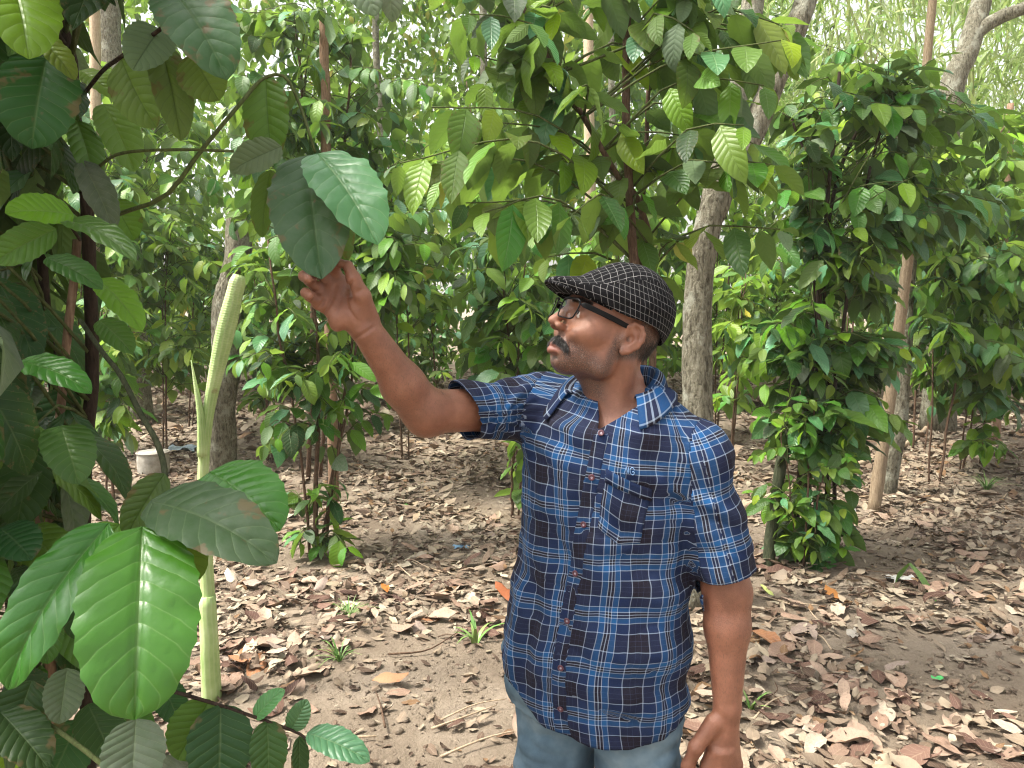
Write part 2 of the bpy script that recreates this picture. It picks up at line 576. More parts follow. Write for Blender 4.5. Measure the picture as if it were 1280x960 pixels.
def coffee(label, stems, vols, leaf=(.15, .24), mix=MIX, cap_n=300, hang=.6, seed=1, group='coffee plants of the plot', step=.085, reach=.6,
           stem_mat=None, twig=None, tr=.0035, name='coffee_shrub'):
    """stems: list of (points, r0, r1); vols: (px0, py0, px1, py1, d0, d1, branches) boxes in which branches end"""
    rs = np.random.RandomState(seed)
    base = np.asarray(stems[0][0][0])
    rt = root(name, base, label, 'coffee plant', group)
    paths = []
    for pts, r0, r1 in stems:
        o, p = stem_obj('stem', pts, r0, r1, stem_mat or BK_BROWN, rt, n=26, sides=7, rs=rs)
        paths.append(p)
    items = []
    for x0, y0, x1, y1, d0, d1, nb in vols:
        for b in range(nb):
            tgt = P(rs.uniform(x0, x1), rs.uniform(y0, y1), rs.uniform(d0, d1))
            if tgt[2] < .08:
                tgt[2] = .08 + rs.rand() * .1
            pth = min(paths, key=lambda q: np.linalg.norm((q - tgt)[:, :2], axis=1).min() * rs.uniform(.5, 1.5))
            dist = np.linalg.norm((pth - tgt)[:, :2], axis=1)
            want = tgt[2] - .25 * dist + rs.uniform(-.1, .1)
            i0 = int(np.argmin(np.abs(pth[:, 2] - want) + .25 * dist))
            i0 = max(1, i0)
            st = pth[i0]
            L = np.linalg.norm(tgt - st)
            midp = (st + tgt) / 2 + np.array([0, 0, .16 * L + .02]) + rs.normal(0, .05 * L, 3)
            n = max(5, int(L / .09))
            br = bezier([st, midp, tgt], n)
            v, f, u = tube(br, np.linspace(tr * 1.5, tr * .55, n), 4)
            link('branch', make_mesh('branch', v, f, [twig or BK_TWIG], uv=u), rt)
            seg = np.concatenate([[0], np.cumsum(np.linalg.norm(np.diff(br, axis=0), axis=1))])
            s = seg[-1]
            az = rs.uniform(0, 3.14)
            k = 0
            while s > max(.02, seg[-1] - reach):
                p = np.array([np.interp(s, seg, br[:, j]) for j in range(3)])
                p2 = np.array([np.interp(s - .03, seg, br[:, j]) for j in range(3)])
                T = nrm(p - p2 + 1e-6)
                sd = nrm(np.cross(T, [0, 0, 1]) + 1e-4)
                upv = np.cross(sd, T)
                for sg in (-1, 1):
                    if rs.rand() < .12:
                        continue
                    dn_ = rs.uniform(.15, 1.25) * hang
                    d = nrm(sd * sg * rs.uniform(.45, 1) + T * rs.uniform(.15, .7) + upv * rs.normal(0, .25) - np.array([0, 0, dn_]))
                    upl = nrm(np.array([0, 0, 1.0]) + sd * sg * .35 * dn_ + rs.normal(0, .35, 3))
                    ll = rs.uniform(*leaf) * (.62 if k == 0 else 1)
                    items.append((p + d * .008, d, upl, ll, pick(mix, rs) if k or rs.rand() < .5 else ('young' if rs.rand() < .35 else 'mid')))
                s -= step * rs.uniform(.75, 1.3)
                k += 1
    # those that show largest stay single leaves
    size = np.array([i[3] / max(.3, (i[0] - CAM) @ FWD) for i in items])
    inside = np.array([abs((i[0] - CAM)[0] / ((i[0] - CAM) @ FWD)) < .70 for i in items])
    order = np.argsort(-(size * (1 + inside)))
    for n, i in enumerate(order):
        if n < cap_n:
            b, d, up, L, k = items[i]
            leaf_obj(LEAF_ME[k, rs.randint(NV)], b, d, up, L, rt, np.array(rt.location))
    rest = [items[i] for i in order[cap_n:]]
    if rest:
        dep = float((base - CAM) @ FWD)
        mass('foliage', rest, rt, far=not 2.2 < dep < 6.0)
    return rt, len(items)


def S(px, py, top, d=None):
    """foot of a stem seen at (px, py) on the ground and its top seen at top=(px, py), same distance"""
    b = Gd(px, py)
    b = b - [0, 0, .03]
    dd = (b - CAM) @ FWD
    return b, dd


# --- plant behind the man: tall red-brown stems with long spreading branches
def P2(px, py, d):
    return P(px, py, d)


coffee('tall open coffee tree with red-brown stems rising behind the flat cap',
       [([gz(P(800, 700, 3.1)) - [0, 0, .03], P(800, 430, 3.05), P(789, 290, 3.0), P(782, 110, 3.0), P(790, -60, 3.0)], .022, .014),
        ([gz(P(812, 700, 3.15)) - [0, 0, .03], P(815, 400, 3.15), P(800, 260, 3.08), P(770, 215, 3.0), P(720, 130, 2.95), P(650, 5, 2.9), P(625, -60, 2.9)], .016, .008),
        ([gz(P(790, 700, 3.2)) - [0, 0, .03], P(806, 420, 3.2), P(800, 300, 3.2), P(812, 120, 3.25), P(830, -60, 3.3)], .013, .008)],
       [(500, 60, 750, 280, 2.6, 3.3, 13), (540, 200, 720, 330, 2.6, 3.2, 6), (690, -30, 800, 60, 2.8, 3.2, 4), (820, -60, 1000, 100, 2.6, 3.3, 17), (840, 90, 980, 300, 2.6, 3.2, 11),
        (560, -60, 700, 40, 2.6, 3.2, 8), (730, 220, 860, 330, 2.9, 3.5, 6)],
       leaf=(.15, .25), mix=MIXU, seed=3, hang=1.1, reach=.42, step=.10, tr=.004)

# --- the dense column with climbing growth at the right
b = Gd(1010, 690)
coffee('dense dark coffee column with drooping leaves beside the mossy leaning pole',
       [([Gd(985, 700) - [0, 0, .03], P(1000, 600, 4.7), P(1030, 300, 4.7), P(1050, 90, 4.7)], .020, .010),
        ([Gd(1005, 690) - [0, 0, .03], P(1010, 560, 4.75), P(1040, 250, 4.8), P(1080, 150, 4.8)], .016, .010),
        ([Gd(1030, 690) - [0, 0, .03], P(1040, 520, 4.7), P(1070, 300, 4.7), P(1110, 120, 4.7)], .014, .008),
        ([Gd(1045, 680) - [0, 0, .03], P(1040, 540, 4.8), P(1020, 250, 4.8), P(990, 150, 4.8)], .014, .008),
        ([Gd(1015, 702) - [0, 0, .03], P(1012, 610, 4.62), P(1022, 470, 4.62), P(1015, 320, 4.62)], .010, .006)],
       [(950, 130, 1200, 300, 4.3, 5.3, 54), (950, 280, 1125, 450, 4.3, 5.2, 46), (950, 400, 1120, 560, 4.35, 5.0, 58), (975, 520, 1070, 690, 4.45, 4.85, 30), (1000, 70, 1180, 180, 4.4, 5.1, 22), (1120, 130, 1270, 300, 4.6, 5.8, 24)],
       leaf=(.15, .25), mix=MIXD, seed=5, hang=.8, stem_mat=BK_DARK, reach=.4, step=.08, cap_n=300)

coffee('low leafy green shoots growing at the foot of the dense column',
       [([Gd(1004, 708) - [0, 0, .03], P(1008, 640, 4.5), P(1014, 560, 4.5), P(1020, 500, 4.5)], .008, .004),
        ([Gd(1022, 706) - [0, 0, .03], P(1020, 640, 4.5), P(1034, 570, 4.5), P(1040, 510, 4.5)], .007, .004),
        ([Gd(1000, 706) - [0, 0, .03], P(990, 640, 4.5), P(985, 590, 4.5), P(975, 540, 4.5)], .006, .003)],
       [(985, 480, 1070, 600, 4.3, 4.6, 20), (985, 590, 1050, 690, 4.35, 4.6, 22), (940, 540, 990, 640, 4.4, 4.8, 9)],
       leaf=(.09, .15), mix={'mid': 4, 'green': 3, 'young': 1.5, 'blue': 1}, seed=6, hang=.5, reach=.25, step=.06, cap_n=260, tr=.002, name='coffee_sapling')

# --- column in the middle left
coffee('leafy coffee column with thin brown stems on bare soil left of the forearm',
       [([Gd(395, 692) - [0, 0, .03], P(395, 600, 4.8), P(398, 450, 4.8), P(380, 300, 4.8)], .018, .008),
        ([Gd(405, 680) - [0, 0, .03], P(418, 580, 4.9), P(435, 470, 4.9), P(450, 330, 4.9)], .014, .007),
        ([Gd(398, 686) - [0, 0, .03], P(425, 560, 4.8), P(445, 440, 4.8), P(470, 320, 4.8)], .010, .006),
        ([Gd(388, 690) - [0, 0, .03], P(375, 560, 4.75), P(350, 420, 4.7), P(335, 300, 4.7)], .010, .006)],
       [(300, 290, 440, 480, 4.4, 5.2, 46), (400, 260, 530, 420, 4.5, 5.3, 34), (320, 440, 440, 560, 4.4, 5.0, 18), (355, 540, 435, 685, 4.6, 4.95, 20), (430, 480, 500, 560, 4.6, 5.2, 4)],
       leaf=(.13, .22), mix=MIX, seed=8, hang=.9, reach=.38, step=.08)

# --- behind: the taller shrub with the brown post
coffee('tall dense coffee shrub rising round a brown post behind the hand',
       [([Gd(385, 600) - [0, 0, .03], P(390, 400, 6.3), P(385, 200, 6.3), P(370, 40, 6.3)], .022, .010),
        ([Gd(400, 598) - [0, 0, .03], P(415, 400, 6.4), P(430, 200, 6.4), P(440, 60, 6.4)], .018, .009)],
       [(270, 0, 450, 160, 5.6, 7.0, 54), (280, 120, 460, 300, 5.6, 7.0, 54), (430, 80, 560, 320, 5.8, 7.0, 34)],
       leaf=(.14, .24), mix=MIX, seed=12, hang=.8, reach=.4, step=.085)

# --- further plants: (foot px, py, top py, width px, height range, branches, mix, label)
FARP = [
    (545, 470, 350, (480, 340, 600, 450), 9.5, 26, MIX, 'small round coffee bush standing behind the bent elbow', (.10, .16)),
    (650, 560, 200, (575, 290, 720, 470), 6.5, 34, MIX, 'coffee plant with hanging leaves just left of the moustache', (.14, .22)),
    (640, 640, 560, (622, 540, 668, 610), 5.6, 5, MIXB, 'short coffee sapling with bright leaves beside the shirt front', (.14, .2)),
    (500, 540, 200, (440, 190, 570, 380), 7.6, 34, MIXB, 'yellow-green coffee plant between the forearm and the hat', (.14, .22)),
    (920, 560, 430, (880, 330, 960, 480), 7.0, 14, MIXB, 'thin pale coffee sapling behind the grey trunk at right', (.13, .2)),
    (1185, 580, 300, (1130, 230, 1300, 450), 6.6, 62, MIX, 'broad coffee shrub with drooping boughs at the right edge', (.14, .23)),
    (1240, 560, 400, (1160, 330, 1310, 490), 7.4, 44, MIXD, 'dark low-hanging coffee boughs on slim stems at the right edge', (.14, .22)),
    (1215, 520, 420, (1190, 440, 1260, 540), 7.2, 8, MIXB, 'small coffee sapling with pale new leaves near the right edge', (.13, .18)),
    (130, 610, 420, (90, 380, 165, 520), 5.8, 22, MIX, 'bushy coffee plant beside the white pot', (.13, .2)),
    (200, 520, 300, (130, 270, 270, 460), 8.0, 40, MIXB, 'sunlit coffee bush with yellow-green leaves left of the leaning trunk', (.13, .2)),
    (230, 500, 330, (200, 300, 330, 420), 9.5, 30, MIXB, 'pale yellow-green bush in sun behind the leaning trunk', (.13, .2)),
    (330, 520, 330, (280, 330, 380, 480), 7.5, 24, MIX, 'green coffee bush directly right of the leaning trunk', (.13, .2)),
    (150, 520, 120, (60, 80, 280, 300), 9.0, 40, MIXB, 'tall leafy coffee bush below the two pale trunks', (.16, .24)),
    (760, 540, 300, (700, 230, 860, 420), 8.5, 36, MIXB, 'bright coffee bush seen above the hat behind the red-brown stems', (.15, .23)),
    (900, 520, 250, (850, 180, 960, 420), 9.0, 30, MIXB, 'light green coffee bush behind the grey trunk', (.15, .22)),
    (600, 510, 120, (520, 90, 700, 300), 10.0, 40, MIXB, 'tall bright coffee bush in the middle distance behind the raised forearm', (.17, .25)),
    (1060, 520, 60, (980, 60, 1170, 240), 8.6, 30, MIXB, 'light green coffee bush rising above the dark column', (.15, .22)),
    (1150, 500, 100, (1090, 150, 1300, 330), 8.2, 46, MIXB, 'sunlit pale coffee shrub rising behind the leaning bamboo pole', (.15, .24)),
    (60, 540, 200, (0, 150, 190, 420), 7.6, 44, MIX, 'shaded coffee shrub seen through the dark leaves at left', (.15, .23)),
    (420, 500, 240, (330, 230, 520, 420), 9.6, 40, MIXB, 'light green coffee shrub in the gap behind the raised hand', (.15, .23)),
    (480, 470, 380, (400, 360, 560, 440), 12.0, 34, MIX, 'low round coffee bush far back above the forearm', (.15, .22)),
    (620, 470, 330, (570, 320, 700, 440), 12.5, 40, MIXB, 'far coffee bush with bright leaves left of the hat brim', (.15, .23)),
    (860, 470, 300, (800, 290, 960, 440), 11.5, 44, MIXB, 'far coffee bush between the hat and the grey trunk', (.16, .24)),
    (970, 480, 340, (920, 320, 1060, 440), 11.0, 40, MIXB, 'far sunlit coffee bush right of the grey trunk', (.15, .23)),
    (1120, 480, 330, (1060, 320, 1240, 430), 11.0, 44, MIX, 'far coffee bush behind the bamboo pole', (.16, .24)),
    (290, 480, 330, (220, 320, 340, 430), 12.5, 40, MIXB, 'far coffee bush behind the leaning trunk', (.16, .24)),
    (100, 500, 330, (30, 320, 200, 450), 11.0, 40, MIX, 'far coffee bush behind the pale pot', (.16, .24)),
]
for i, (px, py, ty, box, d, nb, mx, lab, ll) in enumerate(FARP):
    foot = gz(P(px, 400, d)) - [0, 0, .03]
    rs_ = np.random.RandomState(100 + i)
    stems = []
    for k in range(2):
        off = np.array([rs_.uniform(-.10, .10), rs_.uniform(-.12, .12), 0]) * (0 if k == 0 else 1)
        tx = rs_.uniform(box[0] + .25 * (box[2] - box[0]), box[2] - .25 * (box[2] - box[0]))
        mid = P((px + tx) / 2, (box[3] + box[1]) / 2, d) + off
        mid[2] = max(mid[2], .3)
        top = P(tx, box[1] + 10, d) + off
        stems.append(([foot + off, foot * .55 + mid * .45 + off * .5, mid, top], .012 - .003 * k, .005))
    dz = .35 if nb < 12 else .75
    coffee(lab, stems, [(box[0], box[1], box[2], box[3] + 22, d - dz, d + dz, int(nb * 2.1))], leaf=(ll[0], ll[1] * 1.22), mix=mx, seed=200 + i, hang=.85, reach=.42, step=.085, cap_n=220 if nb > 20 else 150)
# ================================================================== trees
def crown_mass(parent, c, r, n, leaf, kinds, rs, name='crown', flat=.6):
    items = []
    cl = [np.array(c) + rs.normal(0, .5, 3) * np.array([r, r, r * flat]) for _ in range(max(4, n // 26))]
    for i in range(n):
        b = cl[rs.randint(len(cl))] + rs.normal(0, .22 * r ** .5, 3)
        items.append((b, nrm(rs.normal(0, 1, 3) + [0, 0, -.5]), nrm(rs.normal(0, .6, 3) + [0, 0, 1]), rs.uniform(*leaf), pick(kinds, rs)))
    o = mass(name, items, parent, far=True)
    return o


def tree(name, label, limbs, mat, crowns, seed, group='shade trees of the plot', leaf=(.14, .24), kinds=MIXB):
    """limbs: list of (points, r0, r1); the first is the trunk"""
    rs = np.random.RandomState(seed)
    rt = root(name, limbs[0][0][0], label, 'tree', group)
    tr_ = None
    for i, (pts, r0, r1) in enumerate(limbs):
        n = 40 if i == 0 else 20
        path = wobble(bezier(pts, n), r0 * .14, rs, 2)
        rad = np.linspace(r0, r1, n)
        if i == 0:
            t = np.linspace(0, 1, n)
            rad = rad * (1 + .35 * np.exp(-t * 22))
        v, f, u = tube(path, rad, 16, lump=.035, rng=rs)
        o = link('trunk' if i == 0 else 'limb', make_mesh('trunk', v, f, [mat], uv=u), rt if i == 0 else tr_)
        if i == 0:
            tr_ = o
    for c, r, n in crowns:
        crown_mass(rt, c, r, n, leaf, kinds, rs)
    return rt


g0 = gz(P(874, 500, 3.95)) - [0, 0, .05]
tree('shade_tree', 'thick grey-brown forked tree trunk standing right behind the man',
     [([g0, P(872, 600, 3.95), P(871, 480, 3.95), P(878, 350, 3.95), P(893, 240, 3.95), P(921, 110, 4.0), P(945, -30, 4.0), P(960, -330, 4.1)],   .088, .05),
      ([P(888, 270, 3.95), P(915, 215, 3.98), P(965, 110, 4.0), P(1004, 0, 4.05), P(1030, -120, 4.1), P(1080, -400, 4.3)],   .075, .045)],
     BK_GREY, [(P(960, -420, 4.1), 1.3, 320), (P(1090, -480, 4.4), 1.2, 240)], 31, kinds=MIX)
g0 = gz(P(268, 400, 7.2)) - [0, 0, .05]
tree('shade_tree', 'leaning brown trunk cut off flat behind the pale cut stalk',
     [([g0, P(276, 500, 7.2), P(288, 380, 7.2), P(301, 268, 7.2)], .150, .118)],
     BK_GREY, [], 32)
g0 = gz(P(165, 400, 10)) - [0, 0, .05]
tree('shade_tree', 'grey trunk rising at the top beside the pale bamboo pole',
     [([g0, P(160, 300, 10), P(140, 90, 10), P(136, 0, 10), P(132, -160, 10)], .17, .12)], BK_GREY, [(P(130, -230, 10), 2.4, 420)], 33)
g0 = gz(P(1180, 400, 9.5)) - [0, 0, .05]
tree('shade_tree', 'smooth grey tree forking in front of the pale bamboo thicket',
     [([g0, P(1180, 300, 9.5), P(1190, 120, 9.5), P(1208, 62, 9.5), P(1228, 5, 9.5), P(1245, -80, 9.5), P(1260, -190, 9.5)], .165, .09),
      ([P(1208, 64, 9.5), P(1222, 40, 9.45), P(1250, 22, 9.4), P(1290, 5, 9.3), P(1340, -30, 9.2)], .10, .06)],
     BK_GREY, [(P(1270, -260, 9.5), 2.0, 320)], 34)
for i, (x0, x1, d, r, lab) in enumerate(((738, 735, 10.5, .085, 'straight brown trunk among leaves left of the red-brown stems'), (768, 764, 12, .06, 'thin pale trunk seen between the red-brown stems'),
                                         (612, 604, 12.5, .075, 'slim pale trunk against the sunlit yellow-green foliage'), (480, 470, 13, .07, 'slim grey trunk in the bright gap right of the brown post'))):
    g0 = gz(P(x0 + 5, 400, d)) - [0, 0, .05]
    tree('shade_tree', lab, [([g0, P(x0, 250, d), P(x1, 40, d), P(x1 + 4, -120, d)], r, r * .7)], BK_GREY if i != 0 else BK_PALE, [(P(x1, -180, d), 2.0, 260)], 40 + i)


CAN = np.random.RandomState(90)
shade = bpy.data.objects['shade_tree']
items = []
cl = [np.array([CAN.uniform(-5.5, 6), CAN.uniform(-.6, 6.2), CAN.uniform(4.9, 7.2)]) for _ in range(60)]
for i in range(1500):
    b_ = cl[CAN.randint(len(cl))] + CAN.normal(0, .42, 3) * [1, 1, .5]
    b_[2] = max(b_[2], 4.75)
    items.append((b_, nrm(CAN.normal(0, 1, 3) + [0, 0, -.4]), nrm(CAN.normal(0, .6, 3) + [0, 0, 1]), CAN.uniform(.18, .30), pick({'mid': 3, 'green': 2, 'young': 1}, CAN)))
mass('crown', items, shade, far=True)  # unseen leaf canopy overhead, added to shade and dapple the near plot


# ================================================================== poles and stakes
def pole(name, label, pts, r0, r1, mat, cat='pole', group=None, nodes=0, rs=np.random.RandomState(3), wob=.004):
    n = 36
    path = wobble(bezier(pts, n), wob, rs)
    rad = np.linspace(r0, r1, n)
    if nodes:
        s = np.linspace(0, 1, n)
        rad = rad * (1 + .10 * np.exp(-((s * nodes) % 1 - .5) ** 2 / .004))
    v, f, u = tube(path, rad, 10, lump=.03, rng=rs)
    o = link(name, make_mesh(name, v, f, [mat], uv=u))
    return tag(o, label, cat, group)


pole('bamboo_pole', 'tall light-brown bamboo pole leaning at the right of the dense column',
     [gz(P(1103, 400, 5.7)) - [0, 0, .05], P(1128, 380, 5.7), P(1145, 220, 5.7), P(1168, -20, 5.7)], .046, .028, BK_BAMBOO, nodes=9)
pole('wooden_pole', 'dark mossy green pole leaning against the dense coffee column',
     [Gd(959, 706) - [0, 0, .05], P(972, 610, 4.62), P(990, 500, 4.62), P(1003, 400, 4.66)], .036, .030, BK_POLE)
pole('wooden_pole', 'short grey stub of trunk just right of the leaning bamboo pole',
     [gz(P(1118, 400, 6.3)) - [0, 0, .05], P(1124, 520, 6.3), P(1132, 380, 6.3), P(1140, 280, 6.3)], .075, .055, BK_GREY)
pole('wooden_pole', 'brown post inside the tall shrub behind the hand',
     [gz(P(412, 400, 6.0)) - [0, 0, .05], P(410, 300, 6.0), P(407, 130, 6.0), P(404, 20, 6.0)], .042, .034, BK_STAKE)
pole('bamboo_pole', 'pale bamboo pole at the top left beside a grey trunk',
     [gz(P(120, 400, 8.0)) - [0, 0, .05], P(120, 200, 8.0), P(119, 60, 8.0), P(117, -60, 8.0)], .055, .05, BK_PALE, nodes=12)
pole('bamboo_pole', 'thin pale pole standing near the right edge before the bamboo thicket',
     [gz(P(1255, 400, 8.8)) - [0, 0, .05], P(1258, 300, 8.8), P(1263, 130, 8.8)], .042, .036, BK_STAKE, nodes=8)
pole('wooden_stake', 'light brown stake leaning through the dark leaves at left',
     [gz(P(40, 900, 1.50)) - [0, 0, .05], P(62, 690, 1.5), P(80, 480, 1.5), P(96, 300, 1.5)], .0085, .0080, BK_STAKE, 'stake', wob=.002)
pole('wooden_stake', 'thin reddish stick leaning among the dark leaves, lower than the other stake',
     [gz(P(70, 800, 1.42)) - [0, 0, .05], P(50, 660, 1.42), P(36, 580, 1.42), P(18, 470, 1.42)], .0075, .0065, BK_STAKE, 'stake', wob=.002)
pl_ = [Gd(895, 658), Gd(965, 627), Gd(1050, 594), Gd(1127, 561), Gd(1150, 545), Gd(1166, 529)]
pole('fallen_branch', 'long pale bare branch lying on the litter behind the column', [p + [0, 0, .045] for p in pl_], .030, .024, BK_PALE, 'branch', wob=.004)

# ================================================================== big leaves close by
def hero(base, tip, w, kind, parent, droop=.5, tilt=(0, 0), fold=.25, ripple=.012, quilt=.013, roll=0.0, seed=0, a=.52, b=.62, twist=0.0, hi=True):
    """a large leaf from base to tip, (px, py, depth) each; w = width in pixels; tilt leans its face to the (right, up)"""
    rs = np.random.RandomState(seed)
    B, T = P(*base), P(*tip)
    c = T - B
    Lc = np.linalg.norm(c)
    dm = (base[2] + tip[2]) / 2
    v, f, u = leaf_grid(26 if hi else 14, 18 if hi else 10, 1.0, droop, 0, 0, rs, a=a, b=b)
    E = v.reshape(-1, (18 if hi else 10) + 1, 3)[-1].mean(0)
    eL = math.hypot(E[1], E[2])
    L = Lc / eL
    hw = w / F_PX * dm / 2 / L
    v, f, u = leaf_grid(26 if hi else 14, 18 if hi else 10, hw, droop, fold, ripple, rs, quilt=quilt, a=a, b=b, twist=twist)
    E = v.reshape(-1, (18 if hi else 10) + 1, 3)[-1].mean(0)
    ph = math.atan2(-E[2], E[1])
    c = nrm(c)
    view = nrm(CAM - (B + T) / 2)
    n = view + RGT * tilt[0] + UPV * tilt[1]
    x = nrm(np.cross(c, n))
    n = np.cross(x, c)
    if roll:
        x, n = x * math.cos(roll) + n * math.sin(roll), n * math.cos(roll) - x * math.sin(roll)
    y = c * math.cos(ph) + n * math.sin(ph)
    z = -c * math.sin(ph) + n * math.cos(ph)
    W = B + L * (v[:, :1] * x + v[:, 1:2] * y + v[:, 2:] * z)
    o = link('leaf', make_mesh('leaf', W, f, [LM[kind]], uv=u), parent)
    return o


def twig(pts, r0, r1, parent, mat=None, n=24, name='branch'):
    v, f, u = tube(bezier([P(*p) for p in pts], n), np.linspace(r0, r1, n), 7, lump=.05, rng=RS)
    return link(name, make_mesh(name, v, f, [mat or BK_TWIG], uv=u), parent)


LEFT, _ = coffee('coffee plant close by at left with dark stems and huge drooping leaves',
                 [([gz(P(95, 900, 1.55)) - [0, 0, .03], P(104, 640, 1.55), P(117, 470, 1.55), P(114, 330, 1.5), P(98, 190, 1.45), P(85, 80, 1.4), P(55, -40, 1.4)], .014, .011),
                  ([gz(P(60, 900, 1.65)) - [0, 0, .03], P(70, 600, 1.65), P(60, 400, 1.65), P(40, 200, 1.6), P(20, -20, 1.6)], .012, .009),
                  ([gz(P(10, 900, 1.7)) - [0, 0, .03], P(5, 500, 1.7), P(-20, 100, 1.6)], .014, .009),
                  ([gz(P(-330, 900, 1.3)) - [0, 0, .03], P(-340, 500, 1.3), P(-330, 100, 1.3), P(-200, -350, 1.3)], .014, .009)],
                 [(-70, 60, 80, 700, 1.45, 1.9, 80), (-60, 560, 60, 940, 1.2, 1.6, 16), (-90, -60, 40, 200, 1.2, 1.6, 16), (-650, -350, -60, 500, .9, 1.8, 80), (-560, 300, -60, 950, .9, 1.6, 50), (-300, -420, 220, -60, .9, 1.8, 60)],  # out-of-view boxes at far left and above are added to shade visible leaves
                 leaf=(.12, .19), mix={'dark': 6, 'green': 1.4, 'dusty': .5, 'blue': .4}, seed=21, hang=1.2, reach=.22, step=.075, stem_mat=BK_DARK, cap_n=300, tr=.003,
                 group=None)
twig([(88, 200, 1.45), (115, 212, 1.35), (150, 192, 1.25), (220, 187, 1.2), (292, 189, 1.2)], .0032, .0022, LEFT)
twig([(112, 300, 1.5), (140, 271, 1.4), (205, 246, 1.3), (250, 190, 1.3), (300, 130, 1.32), (328, 99, 1.35), (356, 96, 1.36), (376, 135, 1.37), (394, 190, 1.36)], .0042, .0026, LEFT, BK_PALE if False else BK_TWIG)
twig([(96, 130, 1.42), (125, 92, 1.25), (150, 72, 1.15), (205, 33, 1.1), (228, 5, 1.1)], .0035, .0028, LEFT, BK_DARK)
twig([(205, 33, 1.1), (206, 10, 1.1), (212, -15, 1.1)], .0022, .0018, LEFT, BK_DARK)
twig([(100, 300, 1.45), (80, 270, 1.25), (70, 255, 1.15)], .003, .002, LEFT, BK_DARK)
twig([(85, 60, 1.4), (50, 10, 1.2), (12, -25, 1.1)], .0035, .003, LEFT, BK_DARK)
HL = [
    # base, tip, width, kind, options
    ((14, -28, 1.05), (36, 74, 1.0), 92, 'mid', dict(droop=.7, tilt=(.1, .5), fold=.15)),
    ((58, 72, 1.12), (40, 186, 1.1), 96, 'dark', dict(droop=.5, tilt=(-.2, .1))),
    ((44, 42, 1.1), (94, 100, 1.1), 34, 'young', dict(droop=.6, tilt=(.3, .4))),
    ((200, 36, 1.12), (166, 88, 1.08), 58, 'under', dict(droop=.3, tilt=(0, .5), a=.42)),
    ((152, 74, 1.15), (196, 160, 1.13), 62, 'olive', dict(droop=.5, tilt=(-.2, -.3))),
    ((200, 52, 1.14), (226, 176, 1.12), 50, 'olive', dict(droop=.4, tilt=(.3, -.2))),
    ((214, -14, 1.08), (284, 100, 1.03), 92, 'drab', dict(droop=.7, tilt=(.1, .35), fold=.3)),
    ((240, 66, 1.12), (274, 126, 1.12), 64, 'olive', dict(droop=.4, tilt=(0, -.3))),
    ((332, 99, 1.35), (341, 202, 1.33), 60, 'olive', dict(droop=.3, tilt=(-.3, -.2))),
    ((352, 183, 1.28), (288, 214, 1.26), 46, 'under', dict(droop=.3, tilt=(0, .6), ripple=.02)),
    ((384, 194, 1.39), (402, 349, 1.225), 104, 'drab', dict(droop=.35, tilt=(-.1, .15), fold=.2, quilt=.015)),
    ((397, 192, 1.34), (472, 306, 1.215), 86, 'blue', dict(droop=.5, tilt=(.2, .4), fold=.3, quilt=.015, ripple=.016)),
    ((338, 212, 1.38), (328, 297, 1.36), 36, 'olive', dict(droop=.3, tilt=(-.5, 0))),
    ((424, 262, 1.38), (428, 332, 1.36), 32, 'olive', dict(droop=.3, tilt=(.5, 0))),
    ((442, -40, 1.5), (470, 20, 1.48), 48, 'dusty', dict(droop=.4, tilt=(0, .2))),
    ((482, -40, 1.5), (490, 28, 1.5), 34, 'dusty', dict(droop=.4, tilt=(.3, .1))),
    ((92, 268, 1.12), (6, 266, 1.05), 52, 'mid', dict(droop=.5, tilt=(0, .8), a=.45)),
    ((70, 286, 1.15), (-8, 328, 1.12), 46, 'green', dict(droop=.4, tilt=(0, .4))),
    ((76, 274, 1.12), (170, 326, 1.05), 42, 'green', dict(droop=.6, tilt=(.1, .9))),
    ((58, 322, 1.2), (128, 362, 1.18), 36, 'green', dict(droop=.6, tilt=(.1, .6))),
    ((122, 348, 1.3), (178, 414, 1.26), 40, 'young', dict(droop=.6, tilt=(.2, .5))),
    ((102, 200, 1.3), (142, 288, 1.28), 40, 'dusty', dict(droop=.4, tilt=(.4, 0))),
    ((96, 150, 1.35), (118, 235, 1.3), 40, 'green', dict(droop=.5, tilt=(.3, 0))),
    ((124, 400, 1.35), (166, 442, 1.33), 36, 'green', dict(droop=.5, tilt=(.2, .3))),
    ((24, 452, 1.2), (114, 492, 1.16), 46, 'green', dict(droop=.7, tilt=(.1, .7))),
    ((76, 532, 1.2), (98, 606, 1.16), 62, 'green', dict(droop=.5, tilt=(.1, .3), a=.42)),
    ((2, 440, 1.2), (-20, 560, 1.2), 70, 'dark', dict(droop=.5)),
    ((40, 560, 1.25), (20, 660, 1.22), 60, 'dark', dict(droop=.5, tilt=(.1, .3))),
    ((30, 660, 1.2), (88, 730, 1.15), 62, 'green', dict(droop=.7, tilt=(.1, .6))),
    ((0, 660, 1.15), (40, 700, 1.12), 60, 'dark', dict(droop=.5, tilt=(.1, .5))),
    ((130, 130, 1.6), (168, 215, 1.58), 50, 'young', dict(droop=.5, tilt=(.2, .3))),
    ((100, 88, 1.5), (146, 125, 1.48), 34, 'young', dict(droop=.5, tilt=(.2, .6))),
    ((140, 250, 1.6), (168, 300, 1.58), 44, 'olive', dict(droop=.4, tilt=(.2, 0))),
]
for i, (b_, t_, w_, k_, o_) in enumerate(HL):
    hero(b_, t_, w_, k_, LEFT, seed=300 + i, **o_)

